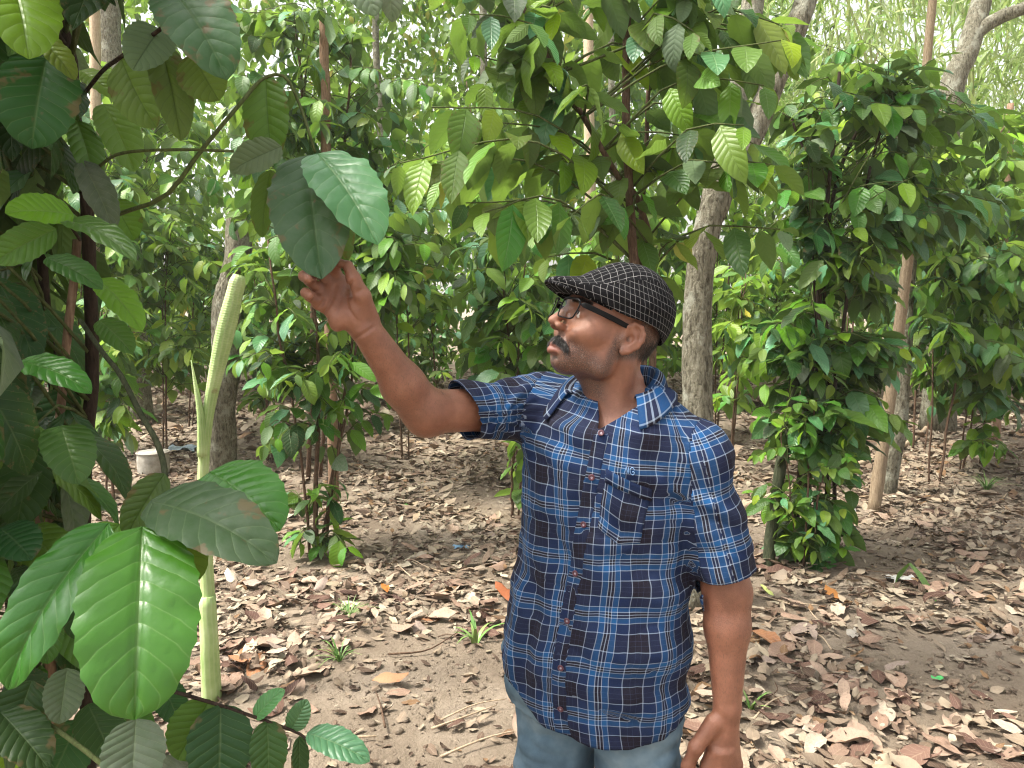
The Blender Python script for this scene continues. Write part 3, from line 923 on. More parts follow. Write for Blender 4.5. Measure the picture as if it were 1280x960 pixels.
b0 = gz(P(150, 900, 1.1)) - [0, 0, .03]
YOUNG = root('coffee_shrub', b0, 'young coffee plant in front with one huge glossy leaf facing the lens', 'coffee plant')
stem_obj('stem', [b0, P(150, 1300, 1.12), P(165, 900, 1.12), P(182, 720, 1.14), P(202, 640, 1.15)], .0085, .006, BK_TWIG, YOUNG, n=30, wob=.003)
twig([(100, 400, 1.3), (128, 440, 1.28), (150, 468, 1.25), (174, 514, 1.22), (196, 553, 1.2), (206, 592, 1.18), (203, 640, 1.15)], .0040, .0050, YOUNG, BK_POLE)
twig([(165, 850, 1.12), (205, 861, 1.06), (270, 880, 1.05), (335, 902, 1.05), (372, 916, 1.06), (384, 925, 1.06)], .0030, .0018, YOUNG, BK_DARK)
twig([(40, 895, 1.1), (75, 915, 1.05), (130, 958, 1.0), (150, 985, 1.0)], .0036, .003, YOUNG)
twig([(203, 640, 1.15), (230, 612, 1.18), (262, 594, 1.2)], .0026, .002, YOUNG)
HY = [
    ((178, 658, 1.06), (168, 900, .93), 140, 'gloss', dict(droop=.75, tilt=(.0, .30), fold=.16, quilt=.021, ripple=.012, a=.46, b=.50)),
    ((136, 654, 1.08), (10, 862, .98), 80, 'gloss', dict(droop=1.0, tilt=(-.35, .35), fold=.3, quilt=.015, ripple=.012)),
    ((188, 626, 1.12), (346, 704, 1.05), 98, 'drab', dict(droop=.8, tilt=(.1, .45), fold=.2, quilt=.015, roll=.1)),
    ((262, 590, 1.2), (350, 664, 1.14), 92, 'gloss', dict(droop=.75, tilt=(.1, .75), fold=.25, quilt=.015, a=.5)),
    ((206, 592, 1.17), (158, 672, 1.14), 46, 'olive', dict(droop=.6, tilt=(-.3, .1))),
    ((194, 640, 1.13), (250, 724, 1.12), 62, 'olive', dict(droop=.5, tilt=(.4, -.1))),
    ((150, 655, 1.16), (78, 752, 1.13), 66, 'mid', dict(droop=.6, tilt=(-.1, .4))),
    ((120, 690, 1.2), (96, 800, 1.18), 58, 'dark', dict(droop=.5)),
    ((60, 740, 1.2), (60, 830, 1.17), 46, 'green', dict(droop=.5, tilt=(-.3, .2))),
    ((84, 835, 1.08), (74, 905, 1.05), 46, 'dusty', dict(droop=.5, tilt=(.1, .3))),
    ((170, 898, 1.0), (164, 992, .97), 74, 'dusty', dict(droop=.5, tilt=(0, .25))),
    ((262, 874, 1.06), (222, 950, 1.04), 62, 'olive', dict(droop=.4, tilt=(-.1, -.1))),
    ((276, 880, 1.05), (274, 988, 1.02), 78, 'dark', dict(droop=.5, tilt=(0, .25))),
    ((334, 900, 1.05), (336, 978, 1.03), 46, 'dark', dict(droop=.5, tilt=(.1, .25))),
    ((318, 898, 1.05), (356, 862, 1.06), 26, 'blue', dict(droop=.7, tilt=(0, .8))),
    ((364, 913, 1.06), (384, 874, 1.06), 28, 'blue', dict(droop=.5, tilt=(.3, .5))),
    ((384, 916, 1.06), (462, 952, 1.03), 40, 'blue', dict(droop=.6, tilt=(.0, .7), quilt=.015)),
    ((374, 920, 1.06), (372, 985, 1.05), 24, 'dark', dict(droop=.4, tilt=(.5, 0))),
    ((240, 955, 1.05), (205, 990, 1.04), 60, 'dusty', dict(droop=.3, tilt=(0, .6))),
    ((40, 850, 1.1), (8, 948, 1.08), 70, 'dark', dict(droop=.5, tilt=(-.1, .2))),
    ((0, 890, 1.05), (60, 960, 1.02), 60, 'dark', dict(droop=.5, tilt=(.1, .4))),
    ((110, 880, 1.15), (140, 950, 1.12), 56, 'dark', dict(droop=.5, tilt=(.1, .2))),
    ((100, 900, 1.2), (60, 985, 1.18), 70, 'dark', dict(droop=.5, tilt=(-.1, .2))),
    ((200, 850, 1.2), (225, 905, 1.18), 40, 'dark', dict(droop=.5, tilt=(.1, .3))),
    ((150, 890, 1.2), (190, 915, 1.18), 36, 'green', dict(droop=.6, tilt=(.1, .7))),
]
for i, (b_, t_, w_, k_, o_) in enumerate(HY):
    hero(b_, t_, w_, k_, YOUNG, seed=400 + i, **o_)

# ================================================================== pale cut stalk
ps = NT('pale_stalk')
uvn = ps.coords('UV')
sx = ps.node('ShaderNodeSeparateXYZ')
ps.l.new(uvn, sx.inputs[0])
nz = ps.noise(ps.coords(), 9, 4, .6)
c = ps.ramp(nz, [(.3, (.22, .33, .10)), (.55, (.35, .46, .18)), (.75, (.46, .53, .27))])
szz = ps.node('ShaderNodeSeparateXYZ')
ps.l.new(ps.node('ShaderNodeNewGeometry').outputs['Position'], szz.inputs[0])
up_ = ps.math('MULTIPLY', ps.math('SUBTRACT', szz.outputs[2], 1.05, clamp=True), 4, clamp=True)
rg = ps.math('MULTIPLY', ps.math('SINE', ps.math('ADD', ps.math('MULTIPLY', sx.outputs[1], 640), ps.math('MULTIPLY', ps.noise(ps.coords(), 25, 2), 5))), up_)
rib = ps.math('SINE', ps.math('ADD', ps.math('MULTIPLY', sx.outputs[0], 75), ps.math('MULTIPLY', ps.noise(ps.coords(), 12, 3), 6)))
c = ps.mix(ps.math('MULTIPLY', ps.math('MAXIMUM', rg, 0), .18), c, (.26, .34, .13))
c = ps.mix(ps.math('MULTIPLY', ps.math('MAXIMUM', rib, 0), .22), c, (.55, .60, .38))
c = ps.mix(ps.ramp(ps.noise(ps.coords(), 6, 3, .6), [(.66, (0, 0, 0)), (.72, (.8,) * 3)]), c, (.20, .11, .06))
ps.set(base=c, rough=.5, spec=.35)
ps.bump(ps.math('ADD', ps.math('MULTIPLY', rg, .6), ps.math('MULTIPLY', rib, .5)), .35, .002)
d0 = 3.02
stk = root('cut_plant_stalk', gz(P(263, 800, d0)) - [0, 0, .02], 'pale green cut banana-like stalk with a spike standing left of the forearm', 'plant stalk')
g0 = gz(P(263, 800, d0)) - [0, 0, .03]
pth = bezier([g0, P(262, 800, d0), P(258, 700, d0), P(254, 600, d0), P(260, 520, d0), P(276, 440, d0), P(289, 385, d0), P(299, 344, d0)], 60)
t = np.linspace(0, 1, 60)
v, f, u = tube(pth, .037 - .010 * smooth(t, .1, .45) + .019 * smooth(t, .55, .78) - .006 * smooth(t, .8, .95) - .012 * smooth(t, .97, 1.0), 16, flat=.75)
link('stem', make_mesh('stem', v, f, [ps.m], uv=u), stk)
pth = bezier([P(253, 570, d0 - .02), P(251, 520, d0 - .03), P(245, 485, d0 - .03), P(239, 450, d0 - .02)], 20)
v, f, u = tube(pth, np.linspace(.030, .003, 20), 12, flat=.6)
link('spike', make_mesh('spike', v, f, [ps.m], uv=u), stk)
pth = bezier([g0 + [0, -.01, .02], P(262, 810, d0 - .012), P(259, 745, d0 - .012)], 12)
v, f, u = tube(pth, np.linspace(.048, .040, 12), 16, flat=.75)
link('sheath', make_mesh('sheath', v, f, [ps.m], uv=u), stk)

# ================================================================== litter
def litter_mat(name, single):
    lit = NT(name)
    geo = lit.node('ShaderNodeNewGeometry')
    oi = lit.node('ShaderNodeObjectInfo')
    rnd = lit.math('FRACT', lit.math('ADD', geo.outputs['Random Per Island'], oi.outputs['Random']))
    uvn = lit.coords('UV')
    sx = lit.node('ShaderNodeSeparateXYZ')
    lit.l.new(uvn, sx.inputs[0])
    a_ = lit.math('ABSOLUTE', lit.math('SUBTRACT', lit.math('MULTIPLY', sx.outputs[0], 2), 1))
    vv = lit.math('ABSOLUTE', lit.math('SUBTRACT', lit.math('FRACT', lit.math('MULTIPLY', lit.math('SUBTRACT', sx.outputs[1], lit.math('MULTIPLY', a_, .2)), 9)), .5))
    vein = lit.math('MAXIMUM', lit.math('GREATER_THAN', vv, .45), lit.math('LESS_THAN', a_, .06))
    RAMP = [(p_, (c_[0] * .93, c_[1] * 1.02, c_[2] * .97)) for p_, c_ in [(0, (.050, .028, .021)), (.14, (.10, .060, .044)), (.32, (.19, .124, .092)), (.50, (.265, .187, .14)), (.68, (.34, .252, .19)), (.80, (.28, .205, .163)), (.90, (.42, .335, .26)), (.95, (.22, .115, .058)), (1, (.12, .068, .052))]]
    c = oi.outputs['Color'] if single else lit.ramp(rnd, RAMP)
    n1 = lit.noise(lit.coords(), 16, 4, .65)
    c = lit.mix(lit.math('MULTIPLY', lit.math('SUBTRACT', n1, .45, clamp=True), 1.3), c, (.08, .045, .032))
    c = lit.mix(lit.math('MULTIPLY', vein, .28), c, (.40, .30, .21))
    c = lit.mix(lit.math('MULTIPLY', geo.outputs['Backfacing'], .4), c, (.40, .30, .225))
    lit.set(base=c, rough=.75, spec=.2)
    lit.bump(lit.math('ADD', n1, vein), .5, .003)
    return lit.m


LIT_M, LIT_S = litter_mat('dry_leaf', False), litter_mat('dry_leaf_single', True)


def litter_leaf(rs, nu=6, nv=4):
    v, f, u = leaf_grid(nu, nv, rs.uniform(.13, .27), rs.uniform(-1.3, 1.5), 0, rs.uniform(.02, .06), rs, twist=rs.uniform(-.9, .9))
    k = rs.uniform(-6, 6.5)                                     # curl across
    x = v[:, 0]
    v[:, 2] += k * x * x
    v[:, 1] -= .5
    v[:, 2] = (v[:, 2] - np.percentile(v[:, 2], 8)) * .45
    v[:, 2] += rs.normal(0, .022, len(v))
    return v, f, u


LIT = [litter_leaf(RS) for _ in range(14)]
LIT_LOW = [litter_leaf(RS, 3, 2) for _ in range(14)]
LIT_ME = [make_mesh('fallen_leaf', v, f, [LIT_S], uv=u) for v, f, u in LIT]
LIT_FORM = []
for v, f, u in LIT:
    hgt = np.ptp(v[:, 2])
    LIT_FORM.append('flat' if hgt < .10 else 'curled' if hgt < .20 else 'rolled-up')
BARE = [(Gd(540, 850), .42), (Gd(440, 880), .34), (Gd(1225, 835), .40), (Gd(1180, 850), .25), (Gd(620, 820), .22), (Gd(1060, 690), .40), (Gd(600, 620), .35), (Gd(470, 930), .3), (Gd(395, 690), .35)]


def cover(x, y):
    c = .78 + .28 * np.sin(x * 2.1 + np.sin(y * 1.7) * 1.5) * np.sin(y * 2.6 + .7) + .15 * np.sin(x * 5.3 + y * 4.1)
    for p, r in BARE:
        c = c - 1.0 * np.exp(-((x - p[0]) ** 2 + ((y - p[1]) * .8) ** 2) / (r * .74) ** 2)
    return np.clip(c, .30, 1)


rs = np.random.RandomState(77)
N = 140000
yy = rs.uniform(0, 1, N) ** .72 * 17 + 1.3
xx = rs.uniform(-1.0, 1.0, N) * (yy + .6)
kp = rs.rand(N) < cover(xx, yy) * np.clip(1.15 - yy / 40, .4, 1) * np.where(yy > 8, .55, 1.0)
xx, yy = xx[kp], yy[kp]
ll = (1 + .75 * smooth(yy, 6.5, 11)) * np.where(cover(xx, yy) < .45, .62, 1.0) * np.clip(rs.lognormal(-2.66, .46, len(xx)), .022, .19)
az = rs.uniform(0, 6.283, len(xx))
tl = rs.normal(0, .22, (len(xx), 2))
zz = gh(xx, yy) + rs.uniform(0, .030, len(xx)) * np.clip(cover(xx, yy), .2, 1) + .002
# those that show largest are leaves of their own
cz = (yy * math.cos(PITCH) + (CAM_H - zz) * math.sin(PITCH))
pxx, pyy = 640 + xx / cz * F_PX, 480 - (((zz - CAM_H) * math.cos(PITCH) + yy * math.sin(PITCH)) / cz) * F_PX
vis = (pxx > 5) & (pxx < 1275) & (pyy < 955) & ~((pxx > 640) & (pxx < 860) & (pyy > 480)) & ~((pxx < 240) & (pyy > 640)) & ~((pxx > 870) & (pxx < 945) & (pyy > 540))
order = np.argsort(-(ll / cz) * vis)
single = order[:290]
LEAF_COL = [('blackish brown', (.055, .028, .021)), ('dark brown', (.11, .060, .045)), ('reddish brown', (.17, .098, .072)), ('mid brown', (.25, .165, .12)), ('tan', (.35, .25, .185)),
            ('greyish brown', (.26, .20, .165)), ('pale straw', (.46, .375, .29)), ('rusty', (.27, .125, .06))]
MARKS = [('by the nearer grass tuft', 424, 822), ('by the farther grass tuft', 436, 770), ('near the pale stalk', 285, 850), ('under the big glossy leaf', 330, 780), ('by the mid-left coffee column', 395, 690),
         ('left of the shirt hem', 600, 790), ('on soil left of the jeans', 540, 900), ('below the bare soil', 440, 950), ('between jeans and hanging hand', 875, 850), ('right of the hanging hand', 985, 930),
         ('right of the bare forearm', 985, 820), ('below the mossy pole', 960, 730), ('in front of the dense column', 1040, 735), ('by the folded strap leaves', 1140, 745), ('on the sandy patch at the right', 1200, 840),
         ('in the bottom right corner', 1240, 935), ('at the right edge', 1265, 760), ('left of the sandy patch', 1090, 850), ('below the sandy patch', 1110, 935), ('near the bamboo pole', 1110, 660), ('behind the raised elbow', 530, 640)]
MPX = np.array([m[1:] for m in MARKS], float)
ORD = ['leftmost', 'second from the left', 'third from the left', 'fourth from the left', 'fifth from the left', 'sixth from the left', 'seventh from the left', 'eighth from the left']


def give_labels(rows):
    """rows: (object, phrase, mark, px); phrases that recur are told apart by their order from the left"""
    seen = {}
    for r in rows:
        seen.setdefault((r[1], r[2]), []).append(r)
    for (ph, mk), rr in seen.items():
        rr.sort(key=lambda r: r[3])
        for n, r in enumerate(rr):
            o_n = '' if len(rr) == 1 else ('left of two ' if n == 0 else 'right of two ') if len(rr) == 2 else ORD[min(n, 7)] + ' '
            r[0]['label'] = (o_n + ph + ' ' + mk).strip()


rows = []
for i in single:
    k, cix = rs.randint(len(LIT_ME)), rs.choice(8, p=[.08, .16, .08, .24, .22, .12, .07, .03])
    o = bpy.data.objects.new('fallen_leaf', LIT_ME[k])
    COL.objects.link(o)
    cc_ = np.array(LEAF_COL[cix][1]) * rs.uniform(.88, 1.12)
    o.color = (*cc_, 1)
    M = Matrix.Translation((xx[i], yy[i], zz[i])) @ Matrix.Rotation(az[i], 4, 'Z') @ Matrix.Rotation(tl[i, 0] * .7, 4, 'X') @ Matrix.Rotation(tl[i, 1] * .7, 4, 'Y') @ Matrix.Scale(ll[i], 4)
    o.matrix_basis = M
    tag(o, 'leaf', 'fallen leaf', 'fallen leaves on the ground')
    mk = MARKS[int(np.argmin(np.hypot(*(MPX - [pxx[i], pyy[i]]).T)))][0]
    rows.append((o, ('small ' if ll[i] < .10 else 'large ' if ll[i] > .15 else '') + LEAF_COL[cix][0] + ' ' + LIT_FORM[k] + ' leaf', mk, pxx[i]))
give_labels(rows)
rest = np.setdiff1d(np.arange(len(xx)), single)
Vs, Fs, Us, o_ = [], [], [], 0
near_ = rest[yy[rest] < 3.4]
far_ = rest[yy[rest] >= 3.4]
for k, (v, f, u) in enumerate(LIT + LIT_LOW):
    ix = near_[k::len(LIT)] if k < len(LIT) else far_[k - len(LIT)::len(LIT)]
    ca, sa = np.cos(az[ix]), np.sin(az[ix])
    Xv = np.stack([ca, sa, tl[ix, 1]], 1)
    Yv = np.stack([-sa, ca, tl[ix, 0]], 1)
    Zv = np.cross(Xv, Yv)
    W = np.stack([xx[ix], yy[ix], zz[ix]], 1)[:, None] + ll[ix][:, None, None] * (v[None, :, :1] * Xv[:, None] + v[None, :, 1:2] * Yv[:, None] + v[None, :, 2:] * Zv[:, None])
    Vs.append(W.reshape(-1, 3))
    Fs.append((f[None] + (np.arange(len(ix)) * len(v))[:, None, None]).reshape(-1, 4) + o_)
    Us.append(np.tile(u, (len(ix), 1)))
    o_ += len(ix) * len(v)
tag(link('leaf_litter', make_mesh('leaf_litter', np.vstack(Vs), np.vstack(Fs), [LIT_M], uv=np.vstack(Us))), kind='stuff')

# single fallen leaves one can point to
def lm_plain(name, col, r=.7):
    t = NT(name)
    n = t.noise(t.coords(), 20, 4, .6)
    t.set(base=t.mix(t.math('MULTIPLY', n, .7), col, tuple(x * .45 for x in col)), rough=r, spec=.2)
    return t.m


for px, py, L, azm, col, lab in ((481, 740, .17, .3, (.40, .15, .035), 'bright orange-brown fallen leaf on the soil left of the shirt'), (483, 858, .17, 1.7, (.42, .22, .12), 'long tan fallen leaf lying alone on the bare soil'),
                                 (637, 748, .30, .6, (.26, .085, .035), 'large rust-red crumpled dry leaf beside the shirt'), (1040, 745, .15, .1, (.40, .17, .05), 'orange fallen leaf on the litter right of the bare arm'),
                                 (958, 742, .11, .4, (.45, .50, .16), 'pale yellow-green fallen leaf beside the hanging arm'), (1065, 795, .20, 2.6, (.46, .41, .35), 'whitish curled dry leaf among brown litter'),
                                 (313, 822, .20, .2, (.52, .43, .29), 'pale straw-coloured broken leaf right of the cut stalk'), (660, 920, .26, .3, (.45, .33, .25), 'broad tan fallen leaf just left of the jeans'),
                                 (508, 635, .13, .2, (.05, .17, .03), 'fresh green fallen leaf lying on the litter'), (880, 880, .26, 1.0, (.40, .29, .22), 'broad pale brown leaf on the ground between jeans and hanging hand')):
    v, f, u = litter_leaf(np.random.RandomState(int(px)))
    p = Gd(px, py)
    o = link('fallen_leaf', make_mesh('fallen_leaf', v, f, [lm_plain('dry_leaf_single', col)], uv=u))
    o.matrix_basis = Matrix.Translation(p + np.array([0, 0, .025])) @ Matrix.Rotation(azm, 4, 'Z') @ Matrix.Rotation(.15, 4, 'X') @ Matrix.Scale(L, 4)
    tag(o, lab, 'fallen leaf')

# clods of soil
bm = bmesh.new()
bmesh.ops.create_icosphere(bm, subdivisions=1, radius=1)
cv = np.array([v.co[:] for v in bm.verts])
cf = np.array([[v.index for v in f.verts] for f in bm.faces])
bm.free()
Vs, Fs, o_ = [], [], 0
for i in range(2400):
    if i % 3:
        p, r = BARE[rs.randint(len(BARE))]
        x, y = p[0] + rs.normal(0, r * .8), p[1] + rs.normal(0, r * .9)
    else:
        y = rs.uniform(2.2, 7)
        x = rs.uniform(-.75, .75) * y
    s = min(.02, rs.lognormal(-5.5, .65))
    v = cv * (1 + rs.normal(0, .22, (len(cv), 1))) * s * [1, 1, .7]
    Vs.append(v + [x, y, float(gh(np.array(x), np.array(y))) + s * .15])
    Fs.append(cf + o_)
    o_ += len(cv)
tag(link('soil_clods', make_mesh('soil_clods', np.vstack(Vs), np.vstack(Fs), [soil.m], smooth=False)), kind='stuff')

# twigs
rows = []
for i in range(60):
    px, py = rs.uniform(250, 1270), rs.uniform(560, 950)
    if 610 < px < 950 and py > 500:
        continue
    p = Gd(px, py) + [0, 0, .022]
    a = rs.uniform(0, 3.14)
    L = rs.uniform(.10, .38)
    d = np.array([math.cos(a), math.sin(a), 0]) * L
    pts = [p - d / 2, p + rs.normal(0, .02, 3) * [1, 1, .3], p + d / 2 + [0, 0, rs.uniform(0, .02)]]
    v, f, u = tube(bezier(pts, 8), np.linspace(rs.uniform(.003, .0055), .002, 8), 5)
    pale = rs.rand() < .55
    o = tag(link('fallen_twig', make_mesh('fallen_twig', v, f, [BK_PALE if pale else BK_BROWN], uv=u)), 'twig', 'twig', 'twigs on the ground')
    mk = MARKS[int(np.argmin(np.hypot(*(MPX - [px, py]).T)))][0]
    rows.append((o, ('short ' if L < .2 else 'long ') + ('pale' if pale else 'dark brown') + ' dry twig', mk, px))
give_labels(rows)

# ================================================================== small plants on the ground
gm = NT('grass_blade')
gm.set(base=gm.ramp(gm.node('ShaderNodeNewGeometry').outputs['Random Per Island'], [(0, (.06, .15, .025)), (.6, (.12, .24, .05)), (1, (.22, .30, .09))]), rough=.5)


def blades(name, label, cat, c, n, h, w, lean, rs, group=None):
    V, F, U = [], [], []
    for i in range(n):
        a = rs.uniform(0, 6.283)
        d = np.array([math.cos(a), math.sin(a), 0])
        s = np.array([-d[1], d[0], 0])
        b = c + d * rs.uniform(0, .012) + [0, 0, -.01]
        L = h * rs.uniform(.6, 1.15)
        o = len(V)
        le = lean * rs.uniform(.4, 1.3)
        for k in range(6):
            t = k / 5
            p = b + d * L * le * t ** 1.5 + np.array([0, 0, L * (t - .55 * le * t ** 2.4)])
            ww = w * (1 - t ** 1.8) + .0006
            V += [p - s * ww, p + s * ww]
            U += [(0, t), (1, t)]
        for k in range(5):
            F.append((o + 2 * k, o + 2 * k + 1, o + 2 * k + 3, o + 2 * k + 2))
    return tag(link(name, make_mesh(name, np.array(V), np.array(F), [gm.m], uv=np.array(U))), label, cat, group)


blades('grass_tuft', 'small tuft of thin grass on bare soil, the farther of two', 'grass tuft', Gd(436, 772), 34, .13, .0022, .9, rs)
blades('grass_tuft', 'small tuft of thin grass on bare soil, the nearer of two', 'grass tuft', Gd(424, 826), 34, .12, .0022, 1.0, rs)
blades('grass_tuft', 'feathery green weed tuft on the litter near the right edge', 'grass tuft', Gd(1233, 612), 40, .22, .004, .8, rs)
blades('weed', 'broad-bladed little weed on the litter left of the shirt hem', 'weed', Gd(594, 800), 9, .17, .010, .9, rs)
blades('weed', 'green weed blades beside the hanging hand', 'weed', Gd(938, 880), 8, .11, .006, .8, rs)
# the bent long-leaved plant
bp = root('long_leaf_weed', Gd(1141, 752), 'weed with two long strap leaves folded into an upside-down V', 'weed')
for pts in ([Gd(1113, 747) + [0, 0, .01], P(1122, 722, 4.28), P(1137, 704, 4.25)], [P(1137, 704, 4.25), P(1152, 722, 4.2), P(1165, 745, 4.15), Gd(1171, 758) + [0, 0, .01]]):
    pth = bezier(pts, 14)
    w = .013 * np.sin(np.linspace(.25, 2.9, 14)) + .003
    T = np.gradient(pth, axis=0)
    V, U = [], []
    for i in range(14):
        s = nrm(np.cross(T[i], [0, 1, .25]))
        V += [pth[i] - s * w[i], pth[i] + [0, .004, -.003], pth[i] + s * w[i]]
        U += [(0, i / 13), (.5, i / 13), (1, i / 13)]
    F = [(3 * i + k, 3 * i + k + 1, 3 * i + 4 + k, 3 * i + 3 + k) for i in range(13) for k in (0, 1)]
    link('leaf', make_mesh('leaf', np.array(V), F, [LM['green']], uv=np.array(U)), bp)

# ================================================================== pot and scraps
pm = NT('weathered_concrete')
n = pm.noise(pm.coords(), 12, 5, .65)
pm.set(base=pm.ramp(n, [(.3, (.20, .18, .145)), (.55, (.36, .33, .28)), (.75, (.50, .47, .41))]), rough=.9)
pm.bump(n, .4, .01)
pc = gz(P(188, 500, 7.1))
prof = [(0, 0), (.125, 0), (.138, .03), (.14, .14), (.137, .205), (.128, .222), (.08, .232), (.03, .238), (0, .238)]
V, F = [], []
for r, z in prof:
    for k in range(24):
        V.append((pc[0] + r * math.cos(k * math.pi / 12), pc[1] + r * math.sin(k * math.pi / 12), pc[2] - .01 + z))
for i in range(len(prof) - 1):
    for k in range(24):
        F.append((i * 24 + k, i * 24 + (k + 1) % 24, i * 24 + 24 + (k + 1) % 24, i * 24 + 24 + k))
po = tag(link('upturned_pot', make_mesh('upturned_pot', np.array(V), F, [pm.m])), 'pale grey upturned pot on the ground behind the left leaves', 'pot')
rv, rf, ru = tube(np.array([[pc[0] + .139 * math.cos(t), pc[1] + .139 * math.sin(t), pc[2] + .205] for t in np.linspace(0, 6.2832, 33)]), .008, 6, cap=False)
link('rim', make_mesh('rim', rv, rf, [pm.m], uv=ru), po)
for px, py, s, col, lab in ((230, 562, .16, (.42, .50, .55), 'crumpled bluish-white plastic scrap beside the pot'), (1052, 638, .11, (.55, .55, .54), 'small white plastic scrap behind the column'),
                            (1127, 729, .07, (.50, .49, .46), 'white paper scrap behind the folded strap leaves'), (577, 683, .05, (.22, .38, .55), 'tiny blue plastic scrap on the litter'),
                            (1173, 846, .022, (.10, .45, .14), 'tiny bright green scrap on the sand'), (1048, 640, .03, (.7, .7, .7), None)):
    if lab is None:
        continue
    k = 9
    g = np.linspace(-1, 1, k)
    A, B = np.meshgrid(g, g)
    r2 = np.random.RandomState(int(px))
    Zc = .16 * np.sin(A * 4 + r2.rand() * 6) * np.cos(B * 3) + .10 * np.sin(A * 7 - B * 5) + .05 * r2.normal(size=A.shape)
    V = np.stack([A * (1 + .2 * np.sin(B * 3)), B * .6 * (1 + .2 * np.sin(A * 4)), Zc * .7 + .2], -1).reshape(-1, 3) * s
    ix = np.arange(k * k).reshape(k, k)
    F = np.stack([ix[:-1, :-1], ix[:-1, 1:], ix[1:, 1:], ix[1:, :-1]], -1).reshape(-1, 4)
    tag(link('plastic_scrap' if 'plastic' in lab else 'scrap', make_mesh('scrap', V + Gd(px, py) + [0, 0, .012], F, [lm_plain('scrap_' + str(int(px)), col, .4)])), lab, 'scrap')

# ================================================================== far foliage: one mass
def far_mass(name, boxes, seed, far=True):
    rs = np.random.RandomState(seed)
    items = []
    for x0, y0, x1, y1, d0, d1, n, leaf, kinds, clump in boxes:
        cl = []
        for _ in range(max(3, n // clump)):
            cl.append(P(rs.uniform(x0, x1), rs.uniform(y0, y1), rs.uniform(d0, d1)))
        for i in range(n):
            b = cl[rs.randint(len(cl))] + rs.normal(0, .30, 3)
            if b[2] < .1:
                continue
            items.append((b, nrm(rs.normal(0, .9, 3) + [0, 0, -.75]), nrm(rs.normal(0, .6, 3) + [0, -.2, 1]), rs.uniform(*leaf), pick(kinds, rs)))
    return mass(name, items, None, far)


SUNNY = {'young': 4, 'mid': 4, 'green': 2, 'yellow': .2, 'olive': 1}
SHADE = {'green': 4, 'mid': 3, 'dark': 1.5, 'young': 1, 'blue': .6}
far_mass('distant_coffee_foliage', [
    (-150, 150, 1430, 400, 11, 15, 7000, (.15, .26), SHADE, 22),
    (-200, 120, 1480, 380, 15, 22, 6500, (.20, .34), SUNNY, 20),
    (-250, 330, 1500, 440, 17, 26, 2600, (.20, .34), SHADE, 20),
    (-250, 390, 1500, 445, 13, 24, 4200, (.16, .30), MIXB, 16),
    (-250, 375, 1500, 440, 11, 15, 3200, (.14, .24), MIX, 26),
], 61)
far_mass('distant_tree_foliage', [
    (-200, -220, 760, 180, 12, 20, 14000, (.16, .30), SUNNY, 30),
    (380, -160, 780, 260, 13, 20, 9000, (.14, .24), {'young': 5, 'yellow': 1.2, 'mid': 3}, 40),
    (740, -140, 1000, 200, 14, 22, 4000, (.18, .30), SHADE, 26),
], 62)
LEAF_FAR = [leaf_grid(3, 2, RS.uniform(.045, .07), RS.uniform(.3, 1.1), .1, 0, RS, a=.5, b=.7) for _ in range(4)]
LM['bamboo_mass'] = leaf_mat('bamboo_leaf', (.26, .37, .10), (.32, .40, .16), .45, veinmix=.1, per_island=True)
LM['bamboo_pale_mass'] = leaf_mat('bamboo_leaf_pale', (.40, .46, .19), (.40, .46, .23), .45, veinmix=.1, per_island=True)
BAM = {'bamboo': 3, 'bamboo_pale': 2}
far_mass('bamboo_thicket', [(940, -160, 1440, 260, 12, 17, 13000, (.22, .42), BAM, 30), (1000, 150, 1440, 330, 12, 16, 4000, (.2, .36), BAM, 30), (880, -160, 1440, 330, 18, 23, 6500, (.38, .66), BAM, 30)], 63)
cm = []
rs = np.random.RandomState(64)
for i in range(22):
    x = rs.uniform(930, 1420)
    d = rs.uniform(13, 20)
    b = gz(P(x, 400, d))
    cm.append(tube(bezier([b, P(x + rs.uniform(-20, 30), 150, d), P(x + rs.uniform(-70, 90), -150, d)], 10), np.linspace(.035, .015, 10), 5))
v, f, u = join(cm)
BB_ = bark('bamboo_culm', [(.3, (.14, .17, .06)), (.6, (.26, .28, .11)), (.8, (.38, .36, .18))], scale=(40, 40, 4), bumpd=.002)
tag(link('bamboo_culms', make_mesh('bamboo_culms', v, f, [BB_], uv=u)), kind='stuff')

# ================================================================== air
hz = bpy.data.materials.new('light_haze')
hz.use_nodes = True
for n_ in list(hz.node_tree.nodes):
    if n_.type != 'OUTPUT_MATERIAL':
        hz.node_tree.nodes.remove(n_)
pv = hz.node_tree.nodes.new('ShaderNodeVolumePrincipled')
pv.inputs['Color'].default_value = (.92, .95, .90, 1)
pv.inputs['Density'].default_value = .0016
pv.inputs['Anisotropy'].default_value = .3
hz.node_tree.links.new(pv.outputs[0], hz.node_tree.nodes['Material Output'].inputs['Volume'])
c8 = np.array([(x, y, z) for z in (-1.2, 14.0) for x, y in ((-300, -240), (300, -240), (300, 460), (-300, 460))], float)
tag(link('haze', make_mesh('haze', c8, [(3, 2, 1, 0), (4, 5, 6, 7), (0, 1, 5, 4), (1, 2, 6, 5), (2, 3, 7, 6), (3, 0, 4, 7)], [hz], smooth=False)), kind='stuff')
# ================================================================== the person
def PY(px, py, Y):
    v = FWD + RGT * (px - 640) / F_PX - UPV * (py - 480) / F_PX
    return CAM + v * Y / v[1]


class Pr:
    """one primitive of a signed distance model"""
    def __init__(s, fn, lo, hi, k=0.01, op='u'):
        s.fn, s.lo, s.hi, s.k, s.op = fn, np.asarray(lo), np.asarray(hi), k, op


